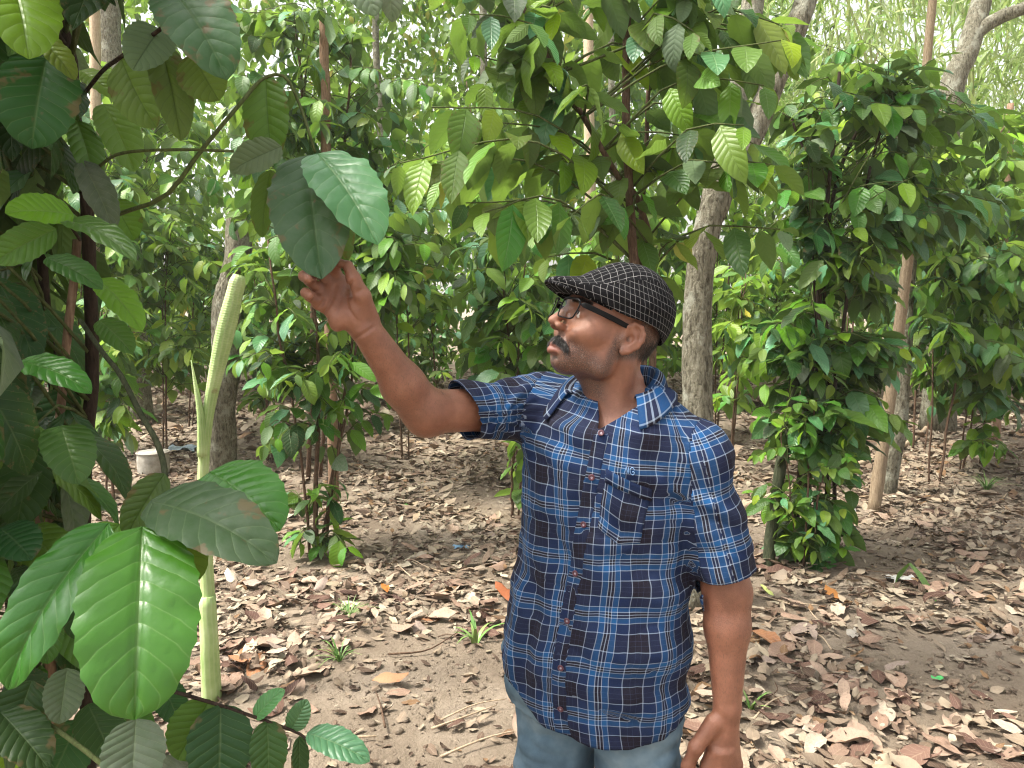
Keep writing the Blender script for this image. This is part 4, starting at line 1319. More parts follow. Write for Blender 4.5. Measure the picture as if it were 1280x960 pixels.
def cap(a, b, ra, rb=None, k=0.01, op='u'):
    a, b = np.asarray(a, float), np.asarray(b, float)
    rb = ra if rb is None else rb
    ba = b - a
    L2 = max(float(ba @ ba), 1e-12)

    def fn(p):
        q = p - a
        h = np.clip(q @ ba / L2, 0, 1)
        return np.linalg.norm(q - h[:, None] * ba, axis=1) - (ra + (rb - ra) * h)
    r = max(ra, rb)
    return Pr(fn, np.minimum(a, b) - r, np.maximum(a, b) + r, k, op)


def ell(c, rad, A=None, k=0.01, op='u'):
    """ellipsoid; rows of A are its axes"""
    c, rad = np.asarray(c, float), np.asarray(rad, float)
    A = np.eye(3) if A is None else np.asarray(A)

    def fn(p):
        q = (p - c) @ A.T
        k0 = np.linalg.norm(q / rad, axis=1)
        k1 = np.linalg.norm(q / rad ** 2, axis=1)
        return k0 * (k0 - 1) / np.maximum(k1, 1e-9)
    r = rad.max()
    return Pr(fn, c - r, c + r, k, op)


def chain(pts, rad, k=0.006, op='u'):
    return [cap(pts[i], pts[i + 1], rad[i], rad[i + 1], k, op) for i in range(len(pts) - 1)]


def sdf_eval(prims, p, pad=0.02):
    d = np.full(len(p), 1.0)
    lo, hi = p.min(0), p.max(0)
    for q in prims:
        if np.any(q.lo - q.k - pad > hi) or np.any(q.hi + q.k + pad < lo):
            continue
        e = q.fn(p)
        k = q.k
        if q.op == 'u':
            h = np.clip(0.5 + 0.5 * (d - e) / k, 0, 1)
            d = d + (e - d) * h - k * h * (1 - h)
        else:
            h = np.clip(0.5 - 0.5 * (d + e) / k, 0, 1)
            d = d + (-e - d) * h + k * h * (1 - h)
    return d


def sdf_mesh(prims, h, lo=None, hi=None, N=12):
    """surface nets over sparse blocks"""
    if lo is None:
        lo = np.min([q.lo for q in prims if q.op == 'u'], 0) - 0.03
        hi = np.max([q.hi for q in prims if q.op == 'u'], 0) + 0.03
    B = h * N
    nb = np.ceil((hi - lo) / B).astype(int)
    g = np.arange(N + 1)
    loc = np.stack(np.meshgrid(g, g, g, indexing='ij'), -1).reshape(-1, 3)
    S = 1 << 20
    keys, pos, quads = [], [], []
    rad = B * 0.87 * 1.6
    cells = np.stack(np.meshgrid(np.arange(N), np.arange(N), np.arange(N), indexing='ij'), -1).reshape(-1, 3)
    corners = [(i, j, k) for i in (0, 1) for j in (0, 1) for k in (0, 1)]
    edges = [(a, b) for a in range(8) for b in range(a + 1, 8) if sum(x != y for x, y in zip(corners[a], corners[b])) == 1]
    cc = np.array(corners)
    bi = np.stack(np.meshgrid(*[np.arange(n) for n in nb], indexing='ij'), -1).reshape(-1, 3)
    cen = lo + (bi + 0.5) * B
    # coarse rejection in slabs of blocks, then each kept block alone
    keep = []
    for s in range(0, len(bi), 64):
        dd = sdf_eval(prims, cen[s:s + 64], pad=rad + 0.02)
        keep.append(np.abs(dd) < rad)
    bi = bi[np.concatenate(keep)]
    for b in bi:
        base = b * N
        p = lo + (base + loc) * h
        v = sdf_eval(prims, p)
        if v.min() > 0 or v.max() < 0:
            continue
        v = v.reshape(N + 1, N + 1, N + 1)
        c8 = np.stack([v[i:i + N, j:j + N, k:k + N].reshape(-1) for i, j, k in corners], 1)
        act = (c8.min(1) < 0) & (c8.max(1) >= 0)
        if act.any():
            ca, cv = cells[act], c8[act]
            acc = np.zeros((len(ca), 3))
            cnt = np.zeros(len(ca))
            for a, e in edges:
                x = (cv[:, a] < 0) != (cv[:, e] < 0)
                t = cv[:, a] / np.where(x, cv[:, a] - cv[:, e], 1)
                acc[x] += cc[a] + t[x, None] * (cc[e] - cc[a])
                cnt[x] += 1
            gi = base + ca
            pos.append(lo + (gi + acc / cnt[:, None]) * h)
            keys.append((gi[:, 0] * S + gi[:, 1]) * S + gi[:, 2])
        neg = v < 0
        for ax in range(3):
            sl0 = [slice(0, N)] * 3
            sl1 = [slice(0, N)] * 3
            sl1[ax] = slice(1, N + 1)
            n0, n1 = neg[tuple(sl0)], neg[tuple(sl1)]
            ch = np.argwhere(n0 != n1)
            if len(ch) == 0:
                continue
            flip = n0[tuple(ch.T)]
            gi = base + ch
            u, w = (ax + 1) % 3, (ax + 2) % 3
            q = []
            for du, dw in ((0, 0), (1, 0), (1, 1), (0, 1)):
                t = gi.copy()
                t[:, u] -= du
                t[:, w] -= dw
                q.append((t[:, 0] * S + t[:, 1]) * S + t[:, 2])
            q = np.stack(q, 1)
            q[~flip] = q[~flip][:, ::-1]
            quads.append(q)
    keys, pos, quads = np.concatenate(keys), np.concatenate(pos), np.concatenate(quads)
    o = np.argsort(keys)
    keys, pos = keys[o], pos[o]
    idx = np.searchsorted(keys, quads)
    idx = np.clip(idx, 0, len(keys) - 1)
    ok = (keys[idx] == quads).all(1)
    idx = idx[ok][:, ::-1]
    return pos, np.ascontiguousarray(idx)


def normals_of(V, F):
    n = np.cross(V[F[:, 2]] - V[F[:, 0]], V[F[:, 3]] - V[F[:, 1]])
    N = np.zeros_like(V)
    for k in range(F.shape[1]):
        np.add.at(N, F[:, k], n)
    return N / np.maximum(np.linalg.norm(N, axis=1), 1e-12)[:, None]


def compact(V, F, *extra):
    used = np.unique(F)
    m = np.full(len(V), -1)
    m[used] = np.arange(len(used))
    return (V[used], m[F], *[e[used] for e in extra])


def sd_noise(p, scale, seed=0):
    """cheap smooth 3-D noise: sums of rotated sines, about -1..1"""
    r = np.random.RandomState(seed)
    s = np.zeros(len(p))
    for i in range(6):
        w = r.normal(size=3)
        w *= scale * (0.7 + 0.6 * r.rand()) / np.linalg.norm(w) * 6.283
        s += np.sin(p @ w + r.rand() * 6.28 + 1.3 * np.sin(p @ (w[[1, 2, 0]] * 0.6) + r.rand() * 6.28))
    return s / 3.2


# ---- frames
TY = R(30)                                                    # the chest is turned 30 degrees to his right
TF = np.array([-math.sin(TY), -math.cos(TY), 0])              # chest forward
TL = np.cross([0, 0, 1], TF)                                  # towards his left arm
HYAW, HPIT = R(71), R(23)
hh = np.array([-math.sin(HYAW), -math.cos(HYAW), 0])
HF = hh * math.cos(HPIT) + np.array([0, 0, 1]) * math.sin(HPIT)
HL = np.cross([0, 0, 1], hh)
HU = np.cross(HF, HL)
HO = PY(757, 424, 1.43)
HM = np.stack([HF, HL, HU])                                   # rows: axes of the head


def H(f, l, u):
    return HO + (f * HF + l * HL + u * HU) * 0.01


def hell(c, r, k=1.0, op='u', A=None):
    return ell(H(*c), np.array(r) * 0.01, HM if A is None else A @ HM, k * 0.01, op)


def hcap(a, b, ra, rb=None, k=1.0, op='u'):
    return cap(H(*a), H(*b), ra * 0.01, (ra if rb is None else rb) * 0.01, k * 0.01, op)


# ---- torso sections: picture row, left and right edge -> centre, half width, half depth
T_ROWS = [(478, 742, 800), (492, 715, 835), (508, 694, 850), (530, 668, 864), (560, 657, 866), (600, 655, 860), (650, 655, 856), (700, 652, 855),
          (750, 641, 855), (790, 628, 853), (820, 623, 851), (860, 626, 849), (940, 640, 849), (1000, 640, 850)]
RATIO = 0.66
sec = []
for py, xl, xr in T_ROWS:
    l, r = PY(xl, py, 1.45), PY(xr, py, 1.45)
    hw = (r[0] - l[0]) / 2 / math.sqrt(math.cos(TY) ** 2 + (RATIO * math.sin(TY)) ** 2)
    sec.append((l[2], (l[0] + r[0]) / 2, 1.45, hw, hw * RATIO))
sec = np.array(sec)[::-1]


def loft(rows, shrink=0.0, k=0.03, ztop=None, zbot=None):
    z = rows[:, 0]

    def fn(p):
        pz = np.clip(p[:, 2], z[0], z[-1])
        cx, cy, a, b = [np.interp(pz, z, rows[:, i]) for i in (1, 2, 3, 4)]
        a, b = a - shrink, b - shrink
        dx, dy = p[:, 0] - cx, p[:, 1] - cy
        lat = dx * TL[0] + dy * TL[1]
        fr = dx * TF[0] + dy * TF[1]
        e = 2.25
        k0 = (np.abs(lat / a) ** e + np.abs(fr / b) ** e) ** (1 / e)
        dd = (k0 - 1) * np.minimum(a, b) * (0.75 + 0.25 * np.minimum(a, b) / np.maximum(a, b)) * 1.15
        zt = z[-1] if ztop is None else ztop
        zb = z[0] if zbot is None else zbot
        return np.maximum(dd, np.maximum(p[:, 2] - zt, zb - p[:, 2]))
    m = rows[:, 3].max() + 0.02
    return Pr(fn, (rows[:, 1].min() - m, 1.45 - m, z[0]), (rows[:, 1].max() + m, 1.45 + m, z[-1]), k)


NECK = PY(776, 505, 1.475)
SR, SL = PY(686, 508, 1.535), PY(871, 573, 1.375)
ER, WR = PY(534, 515, 1.38), PY(459, 414, 1.30)
EL, WL = PY(909, 740, 1.37), PY(909, 884, 1.335)

# ------------------------------------------------------------------ body: one continuous surface
body = [loft(sec, 0.022, k=0.03, zbot=float(PY(740, 905, 1.34)[2]))]
body += [cap(NECK - [0, 0, .02], SR, .045, .05, .03), cap(NECK - [0, 0, .02], SL, .045, .05, .03)]
body += [cap(SR, SR + (ER - SR) * .5, .042, .0405, .03), cap(SR + (ER - SR) * .5, ER, .0405, .0395, .02)]
MR = ER + (WR - ER) * .38 + np.array([-.004, 0, -.003])
body += [cap(ER, MR, .0375, .0355, .02), cap(MR, WR, .0355, .0258, .02)]
body += [cap(ER + [-.004, .008, -.012], MR + [-.002, .004, -.006], .030, .028, .02)]
body += [cap(SL, EL, .05, .041, .03), cap(EL, EL + (WL - EL) * .3, .041, .0385, .02), cap(EL + (WL - EL) * .3, WL, .0385, .0245, .02)]
# neck
body += [cap(H(-2.2, 0, -3), NECK - [0, 0, .03], .051, .056, .025), cap(H(.2, 0, -6.6), PY(766, 525, 1.415), .027, .028, .025)]
body += [cap(H(-3.4, 4.6, -3.2), PY(770, 522, 1.405), .012, .010, .025), cap(H(-3.4, -4.6, -3.2), PY(752, 520, 1.42), .012, .010, .025)]
body += [cap(PY(760, 534, 1.395), PY(840, 520, 1.395), .012, .012, .02), cap(PY(748, 534, 1.40), PY(690, 505, 1.47), .012, .012, .02)]
# head
body += [hell((-0.4, 0, 4.4), (9.3, 7.4, 8.6), 2), hell((3.6, 0, -0.9), (5.0, 6.0, 7.0), 2.5)]
for s in (-1, 1):
    body += [hcap((1.0, 4.4 * s, -4.6), (5.7, 1.8 * s, -6.8), 1.5, 1.5, 2.2), hcap((0.8, 5.0 * s, -1.0), (1.0, 4.8 * s, -6.0), 1.6, 1.6, 2)]
    body += [hell((5.0, 4.5 * s, -0.9), (2.4, 1.9, 1.7), 1.6)]
    body += [hcap((8.3, 0.9 * s, 3.9), (6.2, 4.9 * s, 3.9), 1.05, .95, 1.2)]
body += [hell((6.1, 0, -7.3), (1.9, 2.2, 1.6), 1.6)]
body += [hell((6.5, 0, -4.7), (2.6, 3.7, 3.0), 1.6)]
for s in (-1, 1):
    body += [hell((9.4, 3.1 * s, 1.9), (1.7, 1.6, 1.35), .9, 's')]
    body += [hell((7.2, 3.15 * s, 1.95), (1.33, 1.5, 1.25), .25)]
    body += [hcap((8.45, 2.1 * s, 1.85), (8.3, 4.2 * s, 1.75), .10, .10, .15, 's')]
# nose
body += [hcap((8.7, 0, 3.0), (10.6, 0, -0.4), .70, .95, .9), hell((11.05, 0, -.9), (.9, .82, .76), .6)]
for s in (-1, 1):
    body += [hell((9.7, 1.2 * s, -1.40), (1.15, .62, .75), .5), hell((10.1, .6 * s, -2.25), (.5, .3, .4), .25, 's')]
    body += [hcap((9.25, 2.1 * s, -1.9), (8.0, 3.3 * s, -4.6), .20, .16, .7, 's'), hcap((8.0, 3.3 * s, -4.6), (7.3, 3.5 * s, -6.0), .14, .08, .7, 's')]
    body += [hell((7.3, 3.6 * s, -1.9), (1.3, 1.3, 1.2), 1.2)]
# lips
for s in (-1, 1):
    body += [hcap((9.3, 0.3 * s, -4.75), (8.1, 2.3 * s, -5.25), .52, .32, .5), hcap((9.3, 0, -5.85), (8.1, 2.1 * s, -5.45), .66, .35, .5)]
    body += [hcap((9.95, 0, -5.28), (8.4, 2.5 * s, -5.35), .13, .10, .22, 's')]
body += [hcap((8.5, -1.3, -6.75), (8.5, 1.3, -6.75), .35, .35, .8, 's')]
# ears
for s in (-1, 1):
    e = lambda f, l, u: (f - .1, (l - .25) * s, u + .55)
    body += [hell(e(-1.1, 7.75, 0.3), (1.7, .42, 2.6), .5, A=np.array([[.95, -.31 * s, 0], [.31 * s, .95, 0], [0, 0, 1.]]))]
    hx = [(0.1, 7.3, 0.5), (0.5, 7.6, 1.9), (-0.5, 8.1, 2.95), (-1.8, 8.45, 2.75), (-2.55, 8.7, 1.7), (-2.7, 8.7, .6), (-2.3, 8.45, -0.7), (-1.3, 8.0, -2.0), (-0.5, 7.7, -2.5)]
    for a, b in zip(hx[:-1], hx[1:]):
        body += [hcap(e(*a), e(*b), .36, .36, .45)]
    ax = [(-0.4, 7.9, 2.0), (-1.4, 8.2, 1.3), (-1.7, 8.3, 0.0), (-1.0, 7.95, -1.3)]
    for a, b in zip(ax[:-1], ax[1:]):
        body += [hcap(e(*a), e(*b), .33, .33, .45)]
    body += [hell(e(-.45, 7.65, -2.3), (.75, .45, .75), .4), hell(e(.25, 7.35, -.15), (.5, .4, .55), .3), hell(e(-.55, 8.0, .1), (.72, .55, .85), .3, 's')]

# ---- raised right hand (palm to the camera)
def hp(px, py, dy):
    return PY(px, py, 1.30 + dy)


mc = [hp(425, 353, .012), hp(414, 358, .0), hp(405, 367, -.010), hp(399, 378, -.020)]
for m, r in zip(mc, (.0125, .0125, .0125, .0115)):
    body += [cap(WR, m, .017, r, .012)]
body += [cap(mc[0], mc[3], .011, .0105, .01)]
body += [ell(hp(447, 388, -.016), (.017, .015, .024), None, .012), ell(hp(421, 399, -.020), (.014, .012, .021), None, .012)]
fr_i = [mc[0], hp(417, 336, .0), hp(420, 328, -.014), hp(425, 329, -.026)]
fr_m = [mc[1], hp(401, 341, -.012), hp(399, 336, -.032), hp(405, 339, -.044)]
fr_r = [mc[2], hp(387, 350, -.028), hp(380, 345, -.048), hp(385, 349, -.062)]
fr_l = [mc[3], hp(387, 370, -.036), hp(382, 366, -.052), hp(387, 370, -.064)]
for c, r in ((fr_i, (.0105, .0098, .0088, .0078)), (fr_m, (.0108, .010, .009, .008)), (fr_r, (.0105, .0098, .0088, .0078)), (fr_l, (.0095, .0088, .008, .0072))):
    body += chain(c, r, .0035)
th = [hp(463, 400, -.004), hp(453, 370, -.024), hp(442, 349, -.030), hp(435, 332, -.026)]
body += chain(th, (.016, .0135, .0115, .0088), .006)
# palm creases, pressed into the surface
def surf(px, py, near=1.12, far=1.45):
    a, b = PY(px, py, near), PY(px, py, far)
    tt = np.linspace(0, 1, 260)
    pp = a + tt[:, None] * (b - a)
    dd = sdf_eval(body, pp)
    i = int(np.argmax(dd < 0))
    return pp[i]


for pts, r in (([(401, 394), (410, 383), (416, 371), (420, 357)], .0017), ([(419, 392), (424, 380), (430, 366), (434, 357)], .0015), ([(446, 401), (438, 390), (433, 376), (434, 362), (440, 352)], .0019),
               ([(396, 385), (402, 380), (406, 373)], .0014), ([(388, 377), (393, 372), (394, 368)], .0013), ([(390, 357), (396, 352), (398, 349)], .0013), ([(443, 424), (455, 417), (468, 408)], .0015), ([(445, 367), (452, 362)], .0012)):
    cp = [surf(x, y) for x, y in bezier(pts, 9)]
    body += [cap(cp[i], cp[i + 1], r, r, .0035, 's') for i in range(len(cp) - 1)]

# ---- left hand hanging, back of the hand to the camera
def hl(px, py, dy):
    return PY(px, py, 1.325 + dy)


ml = [hl(884, 958, .0), hl(897, 963, -.008), hl(909, 962, -.006), hl(919, 955, .004)]
for m in ml:
    body += [cap(WL, m, .017, .0118, .012)]
body += [cap(ml[0], ml[3], .011, .0105, .01)]
for i, m in enumerate(ml):
    o = (0, 0, 0)
    L = (1, 1.1, 1.02, .82)[i]
    c = [m, m + np.array([-.010, .010, -.040]) * L, m + np.array([-.020, .026, -.062]) * L, m + np.array([-.026, .044, -.072]) * L]
    body += chain(c, (.0105, .0098, .0088, .0078), .0035)
    body += [cap(hl(906, 915, -.017) * .45 + m * .55 - [0, .004, 0], m - [0, .0035, 0], .0040, .0065, .012)]
body += chain([hl(893, 903, .0), hl(870, 934, -.006), hl(860, 957, -.004), hl(852, 975, .004)], (.017, .0128, .011, .0088), .008)

BV, BF = sdf_mesh(body, 0.0027)
BN = normals_of(BV, BF)
# skin tint: R = stubble, G = pale palm / lips amount, B = lips, A = hair of the arms
q = (BV - HO) @ HM.T * 100
f_, l_, u_ = q[:, 0], np.abs(q[:, 1]), q[:, 2]
ishead = (u_ > -13) & (np.linalg.norm(q, axis=1) < 16)
jaw = smooth(u_ + 0.30 * (6 - f_), -2.2, -4.5) * smooth(f_ + 0.35 * (-u_ - 6), -2.2, 0.6) * smooth(u_, -12.5, -10)
jaw = np.maximum(jaw, smooth(u_, 2.5, -1.0) * smooth(np.abs(f_ - 0.9), 1.4, .5) * (u_ > -6))       # sideburn
scalp = smooth(u_ + 0.45 * f_, -4.5, -3.0) * smooth(f_, 0.9, -0.6) * smooth(l_, 8.5, 7.4)
cheek = smooth(np.hypot(f_ - 7.0, (u_ + .6) * 1.1), 3.2, 1.2)
stub = np.where(ishead, np.clip(jaw * (1 - cheek) * (1 - .85 * smooth(np.hypot((u_ + 5.5) * 1.2, l_ * .5) , 1.6, .9) * smooth(f_, 7.0, 8.0)), 0, 1), 0)
lips = np.where(ishead, smooth(np.hypot((u_ + 5.3) * 1.3, (l_) * .42), 1.25, .8) * smooth(f_, 7.8, 8.4), 0)
hair = np.where(ishead & (f_ < 0.5) & (u_ > -6) & (l_ < 7.3), scalp, 0)
palm = np.zeros(len(BV))
dr = np.linalg.norm(BV - hp(425, 378, -.02), axis=1)
palm = smooth(dr, .085, .05) * smooth(BN[:, 1], .2, -.5)
arm = np.zeros(len(BV))
for a, b in ((ER, WR), (EL, WL)):
    ba = b - a
    h_ = (BV - a) @ ba / (ba @ ba)
    dd = np.linalg.norm(BV - a - np.clip(h_, 0, 1)[:, None] * ba, axis=1)
    arm = np.maximum(arm, smooth(h_, -.05, .2) * smooth(h_, 1.02, .8) * (dd < .07))
BC = np.stack([np.maximum(stub, hair * 1.0), palm, lips, arm], 1)

# ---- skin
sk = NT('skin')
at = sk.node('ShaderNodeVertexColor', layer_name='tint')
sepc = sk.node('ShaderNodeSeparateColor')
sk.l.new(at.outputs['Color'], sepc.inputs[0])
oc = sk.coords('Object')
n1 = sk.noise(oc, 28, 5, .6)
n2 = sk.noise(oc, 420, 3, .6)
n3 = sk.noise(oc, 760, 3, .75)
n5 = sk.noise(oc, 120, 4, .65)
base = sk.ramp(n1, [(.3, (.175, .070, .040)), (.55, (.245, .103, .060)), (.75, (.315, .143, .088))])
base = sk.mix(sk.math('MULTIPLY', sk.math('SUBTRACT', n2, .35, clamp=True), .55), base, (.16, .062, .032))
base = sk.mix(sk.math('MULTIPLY', sk.math('SUBTRACT', n5, .42, clamp=True), 1.1), base, (.27, .105, .068))
base = sk.mix(sk.math('MULTIPLY', sepc.outputs[1], .55), base, (.46, .22, .15))
base = sk.mix(sk.math('MULTIPLY', sepc.outputs[2], .6), base, (.24, .075, .06))
st = sk.math('MULTIPLY', sepc.outputs[0], sk.math('ADD', .30, sk.math('MULTIPLY', sk.ramp(n3, [(.42, (0, 0, 0)), (.56, (1, 1, 1))]), .62)))
base = sk.mix(st, base, sk.mix(sk.ramp(n2, [(.56, (0, 0, 0)), (.64, (1, 1, 1))]), (.028, .020, .018), (.16, .13, .115)))
# sparse dark hairs on the forearms, stretched along the arm
mp = sk.node('ShaderNodeMapping')
mp.inputs['Scale'].default_value = (1, 1, .28)
sk.l.new(oc, mp.inputs['Vector'])
n4 = sk.noise(mp.outputs[0], 620, 2, .7)
ah = sk.math('MULTIPLY', at.outputs['Alpha'], sk.math('MULTIPLY', sk.ramp(n4, [(.55, (0, 0, 0)), (.68, (1, 1, 1))]), .5))
base = sk.mix(ah, base, (.05, .025, .018))
sk.set(base=base, rough=sk.ramp(n2, [(.3, (.36,) * 3), (.7, (.52,) * 3)]), spec=.5, sss=.08)
sk.p.inputs['Subsurface Radius'].default_value = (1.0, .35, .2)
sk.p.inputs['Subsurface Scale'].default_value = .004
sk.bump(sk.math('ADD', sk.math('ADD', n2, n3), sk.math('MULTIPLY', n5, 1.2)), .4, .0016)

person = root('person', (0.19, 1.45, 0.0),
              'man in a blue plaid shirt and checked flat cap reaching up to a large leaf', 'person')
link('body', make_mesh('body', BV, BF, [sk.m], col=BC), person)

# ------------------------------------------------------------------ shirt
def plaid(name, cu, cv, off=(0, 0)):
    """woven check from metre-true UVs"""
    t = NT(name)
    uvn = t.coords('UV')
    # the weave is never quite straight
    nz = t.node('ShaderNodeTexNoise')
    nz.inputs['Scale'].default_value = 9
    nz.inputs['Detail'].default_value = 2
    t.l.new(uvn, nz.inputs['Vector'])
    wob = t.node('ShaderNodeVectorMath', operation='MULTIPLY_ADD')
    t.l.new(nz.outputs['Color'], wob.inputs[0])
    wob.inputs[1].default_value = (.010, .010, 0)
    t.l.new(uvn, wob.inputs[2])
    s = t.node('ShaderNodeSeparateXYZ')
    t.l.new(wob.outputs[0], s.inputs[0])
    dark, navy, blue, white = (.010, .007, .013), (.008, .017, .056), (.009, .074, .210), (.28, .34, .44)
    mid = (.035, .040, .075)
    W = .014
    def seq(per):
        w = W * .105 / per
        w2 = w * .55
        st = [(0, white), (w, dark), (.115, mid), (.115 + w2, dark), (.20, mid), (.20 + w2, dark), (.315, white), (.315 + w, navy), (.50, white), (.50 + w2 * 1.6, blue),
              (.605, white), (.605 + w, dark), (.655, white), (.655 + w, dark), (.705, white), (.705 + w, blue), (.80, white), (.80 + w2 * 1.6, navy)]
        return st
    pu = t.math('FRACT', t.math('ADD', t.math('DIVIDE', s.outputs[0], cu), off[0] + 10))
    pv = t.math('FRACT', t.math('ADD', t.math('DIVIDE', s.outputs[1], cv), off[1] + 10))
    a = t.ramp(pu, seq(cu), 'CONSTANT')
    b = t.ramp(pv, seq(cv), 'CONSTANT')
    # thread by thread: warp or weft on top
    c = t.mix(.5, a, b)
    fine = t.noise(wob.outputs[0], 500, 2, .6)
    big = t.noise(wob.outputs[0], 14, 3, .6)
    c = t.mix(t.math('MULTIPLY', t.math('SUBTRACT', fine, .3, clamp=True), .22), c, (.07, .09, .15))
    c = t.mix(t.math('MULTIPLY', t.math('SUBTRACT', big, .45, clamp=True), .25), c, (.07, .10, .17))
    t.set(base=c, rough=.85, spec=.15, sheen=.0)
    t.bump(t.math('ADD', fine, t.math('MULTIPLY', big, 2.0)), .35, .0012)
    return t.m


plaid_m = plaid('plaid_cotton', .110, .094)
sh = [loft(sec, 0.0, k=0.03)]
sh += [cap(NECK + [-.012, .005, -.036], SR, .055, .060, .04), cap(NECK + [.012, -.01, -.042], SL, .055, .058, .04)]
SRe, SLe = PY(580, 515, 1.415), PY(909, 716, 1.36)
ur, ul = nrm(SRe - SR), nrm(SLe - SL)
sh += [cap(SR, SRe + ur * .06, .062, .0520, .035), cap(SL, SLe + ul * .06, .057, .0555, .025)]
SV, SF = sdf_mesh(sh, 0.004)
SN = normals_of(SV, SF)


def body_lat(p):
    z = np.clip(p[:, 2], sec[0, 0], sec[-1, 0])
    cx = np.interp(z, sec[:, 0], sec[:, 1])
    cy = np.interp(z, sec[:, 0], sec[:, 2])
    dx, dy = p[:, 0] - cx, p[:, 1] - cy
    return dx * TL[0] + dy * TL[1], dx * TF[0] + dy * TF[1]


def folds(p, n):
    """wrinkle height in metres at points p of the shirt"""
    lat, fr = body_lat(p)
    z = p[:, 2]
    h = .0032 * sd_noise(p * [1, 1, .45], 7, 1) + .0022 * sd_noise(p * [1, 1, .6], 15, 2) + .0007 * sd_noise(p, 34, 3)
    rid = 1 - np.abs(sd_noise(p * [1, 1, .55] + p[:, [2, 0, 1]] * .35, 7.5, 15))
    h += .0050 * np.clip(rid - .55, 0, 1) ** 1.3 * 1.6 + .0028 * np.clip(1 - np.abs(sd_noise(p * [.8, .8, 1.2], 13, 16)) - .6, 0, 1) * 1.6
    # pull lines from the raised right shoulder down across the chest
    d = p - SR
    ang = np.arctan2(d[:, 2], lat + .16)
    r = np.linalg.norm(d, axis=1)
    h += .0034 * np.sin(ang * 11 + 9 * r + 1.5 * sd_noise(p, 5, 4)) * smooth(r, .07, .15) * smooth(r, .42, .18) * smooth(lat, .14, .0)
    # soft folds running down and in from the left armhole
    d = p - (SL + np.array([-.02, 0, .02]))
    r = np.linalg.norm(d, axis=1)
    h += .0038 * np.sin((z + .55 * lat) * 75 + 1.5 * sd_noise(p, 5, 9)) * smooth(r, .05, .12) * smooth(r, .26, .16) * smooth(lat, .02, .09)
    # long soft folds at waist and side, slanting towards the left hip
    w = smooth(z, 1.22, 1.05) * smooth(lat, -.02, .10)
    h += .0045 * w * np.sin((z + .42 * lat) * 62 + 2.2 * sd_noise(p, 4, 5))
    w = smooth(z, 1.25, 1.02) * smooth(lat, .02, -.08)
    h += .0045 * w * np.sin(lat * 70 + z * 9 + 2.0 * sd_noise(p, 4, 6))
    # sleeves
    for a, u, ln in ((SR, ur, np.linalg.norm(SRe - SR)), (SL, ul, np.linalg.norm(SLe - SL))):
        s = (p - a) @ u
        w = smooth(s, .03, .07) * (np.linalg.norm(p - a - s[:, None] * u, axis=1) < .1)
        h += .0018 * w * np.sin(s * 60 + (p @ np.array([20., 33., 26.])) + 1.6 * sd_noise(p, 8, 7))
    return h


SV = SV + SN * folds(SV, SN)[:, None]
SN = normals_of(SV, SF)

# --- where the shirt ends: hem, sleeve ends, open neck
lat, fr = body_lat(SV)
phi = np.arctan2(lat / .19, fr / .125)
hemx = [PY(x, y, 1.32) for x, y in ((628, 800), (640, 848), (664, 886), (700, 924), (740, 933), (780, 934), (820, 924), (857, 903))]
hem_l = np.array([(np.array([p - [.09, 1.45, 0]]) @ np.array([1., 0, 0]))[0] for p in hemx])


def hem_z(p):
    """height of the curved shirt tail around the body, by angle from the front"""
    lt, ff = body_lat(p)
    ph = np.arctan2(lt / .19, ff / .125)
    t = np.array([-3.15, -2.4, -1.75, -1.35, -1.0, -.6, -.2, .25, .7, 1.1, 1.5, 1.9, 2.4, 3.15])
    zz = np.array([PYz(y) for y in (950, 930, 862, 800, 832, 882, 918, 926, 924, 915, 897, 897, 930, 950)])
    return np.interp(ph, t, zz)


def PYz(y):
    return float(PY(740, y, 1.34)[2])


VB = PY(744, 541, 1.325)                                        # bottom of the open neck
# neckline: inside an inclined ring round the neck and a V down the front
def cut_field(p):
    g = p[:, 2] - hem_z(p)
    s = (p - SRe) @ nrm(ur + np.array([0, 0, -.30]))
    s2 = np.linalg.norm(p - SRe - s[:, None] * ur, axis=1)
    g = np.minimum(g, np.where(s2 < .085, -s, 1))
    ul2 = nrm(ul + np.array([.0, 0, -.12]))
    s = (p - SLe) @ ul2
    s2 = np.linalg.norm(p - SLe - s[:, None] * ul2, axis=1)
    g = np.minimum(g, np.where(s2 < .070 - .01 * (((p - SLe) @ TL) < -.03), -s, 1))
    # ring round the neck
    dn = p - (NECK + np.array([-.004, 0, -.01]))
    a, b = dn @ TL, dn @ TF
    ring = np.sqrt((a / .072) ** 2 + (b / .068) ** 2) * .07 - .07
    g = np.minimum(g, np.where(p[:, 2] > VB[2] + .02, ring, 1))
    # V
    dv = p - VB
    w = dv @ TL + .006
    up = dv[:, 2]
    v = np.maximum(np.abs(w - up * .02) - up * np.where(w > 0, 1.35, .40), -up)
    g = np.minimum(g, np.where((b > -.01) & (np.abs(w) < .12) & (up < .12), v, 1))
    return g


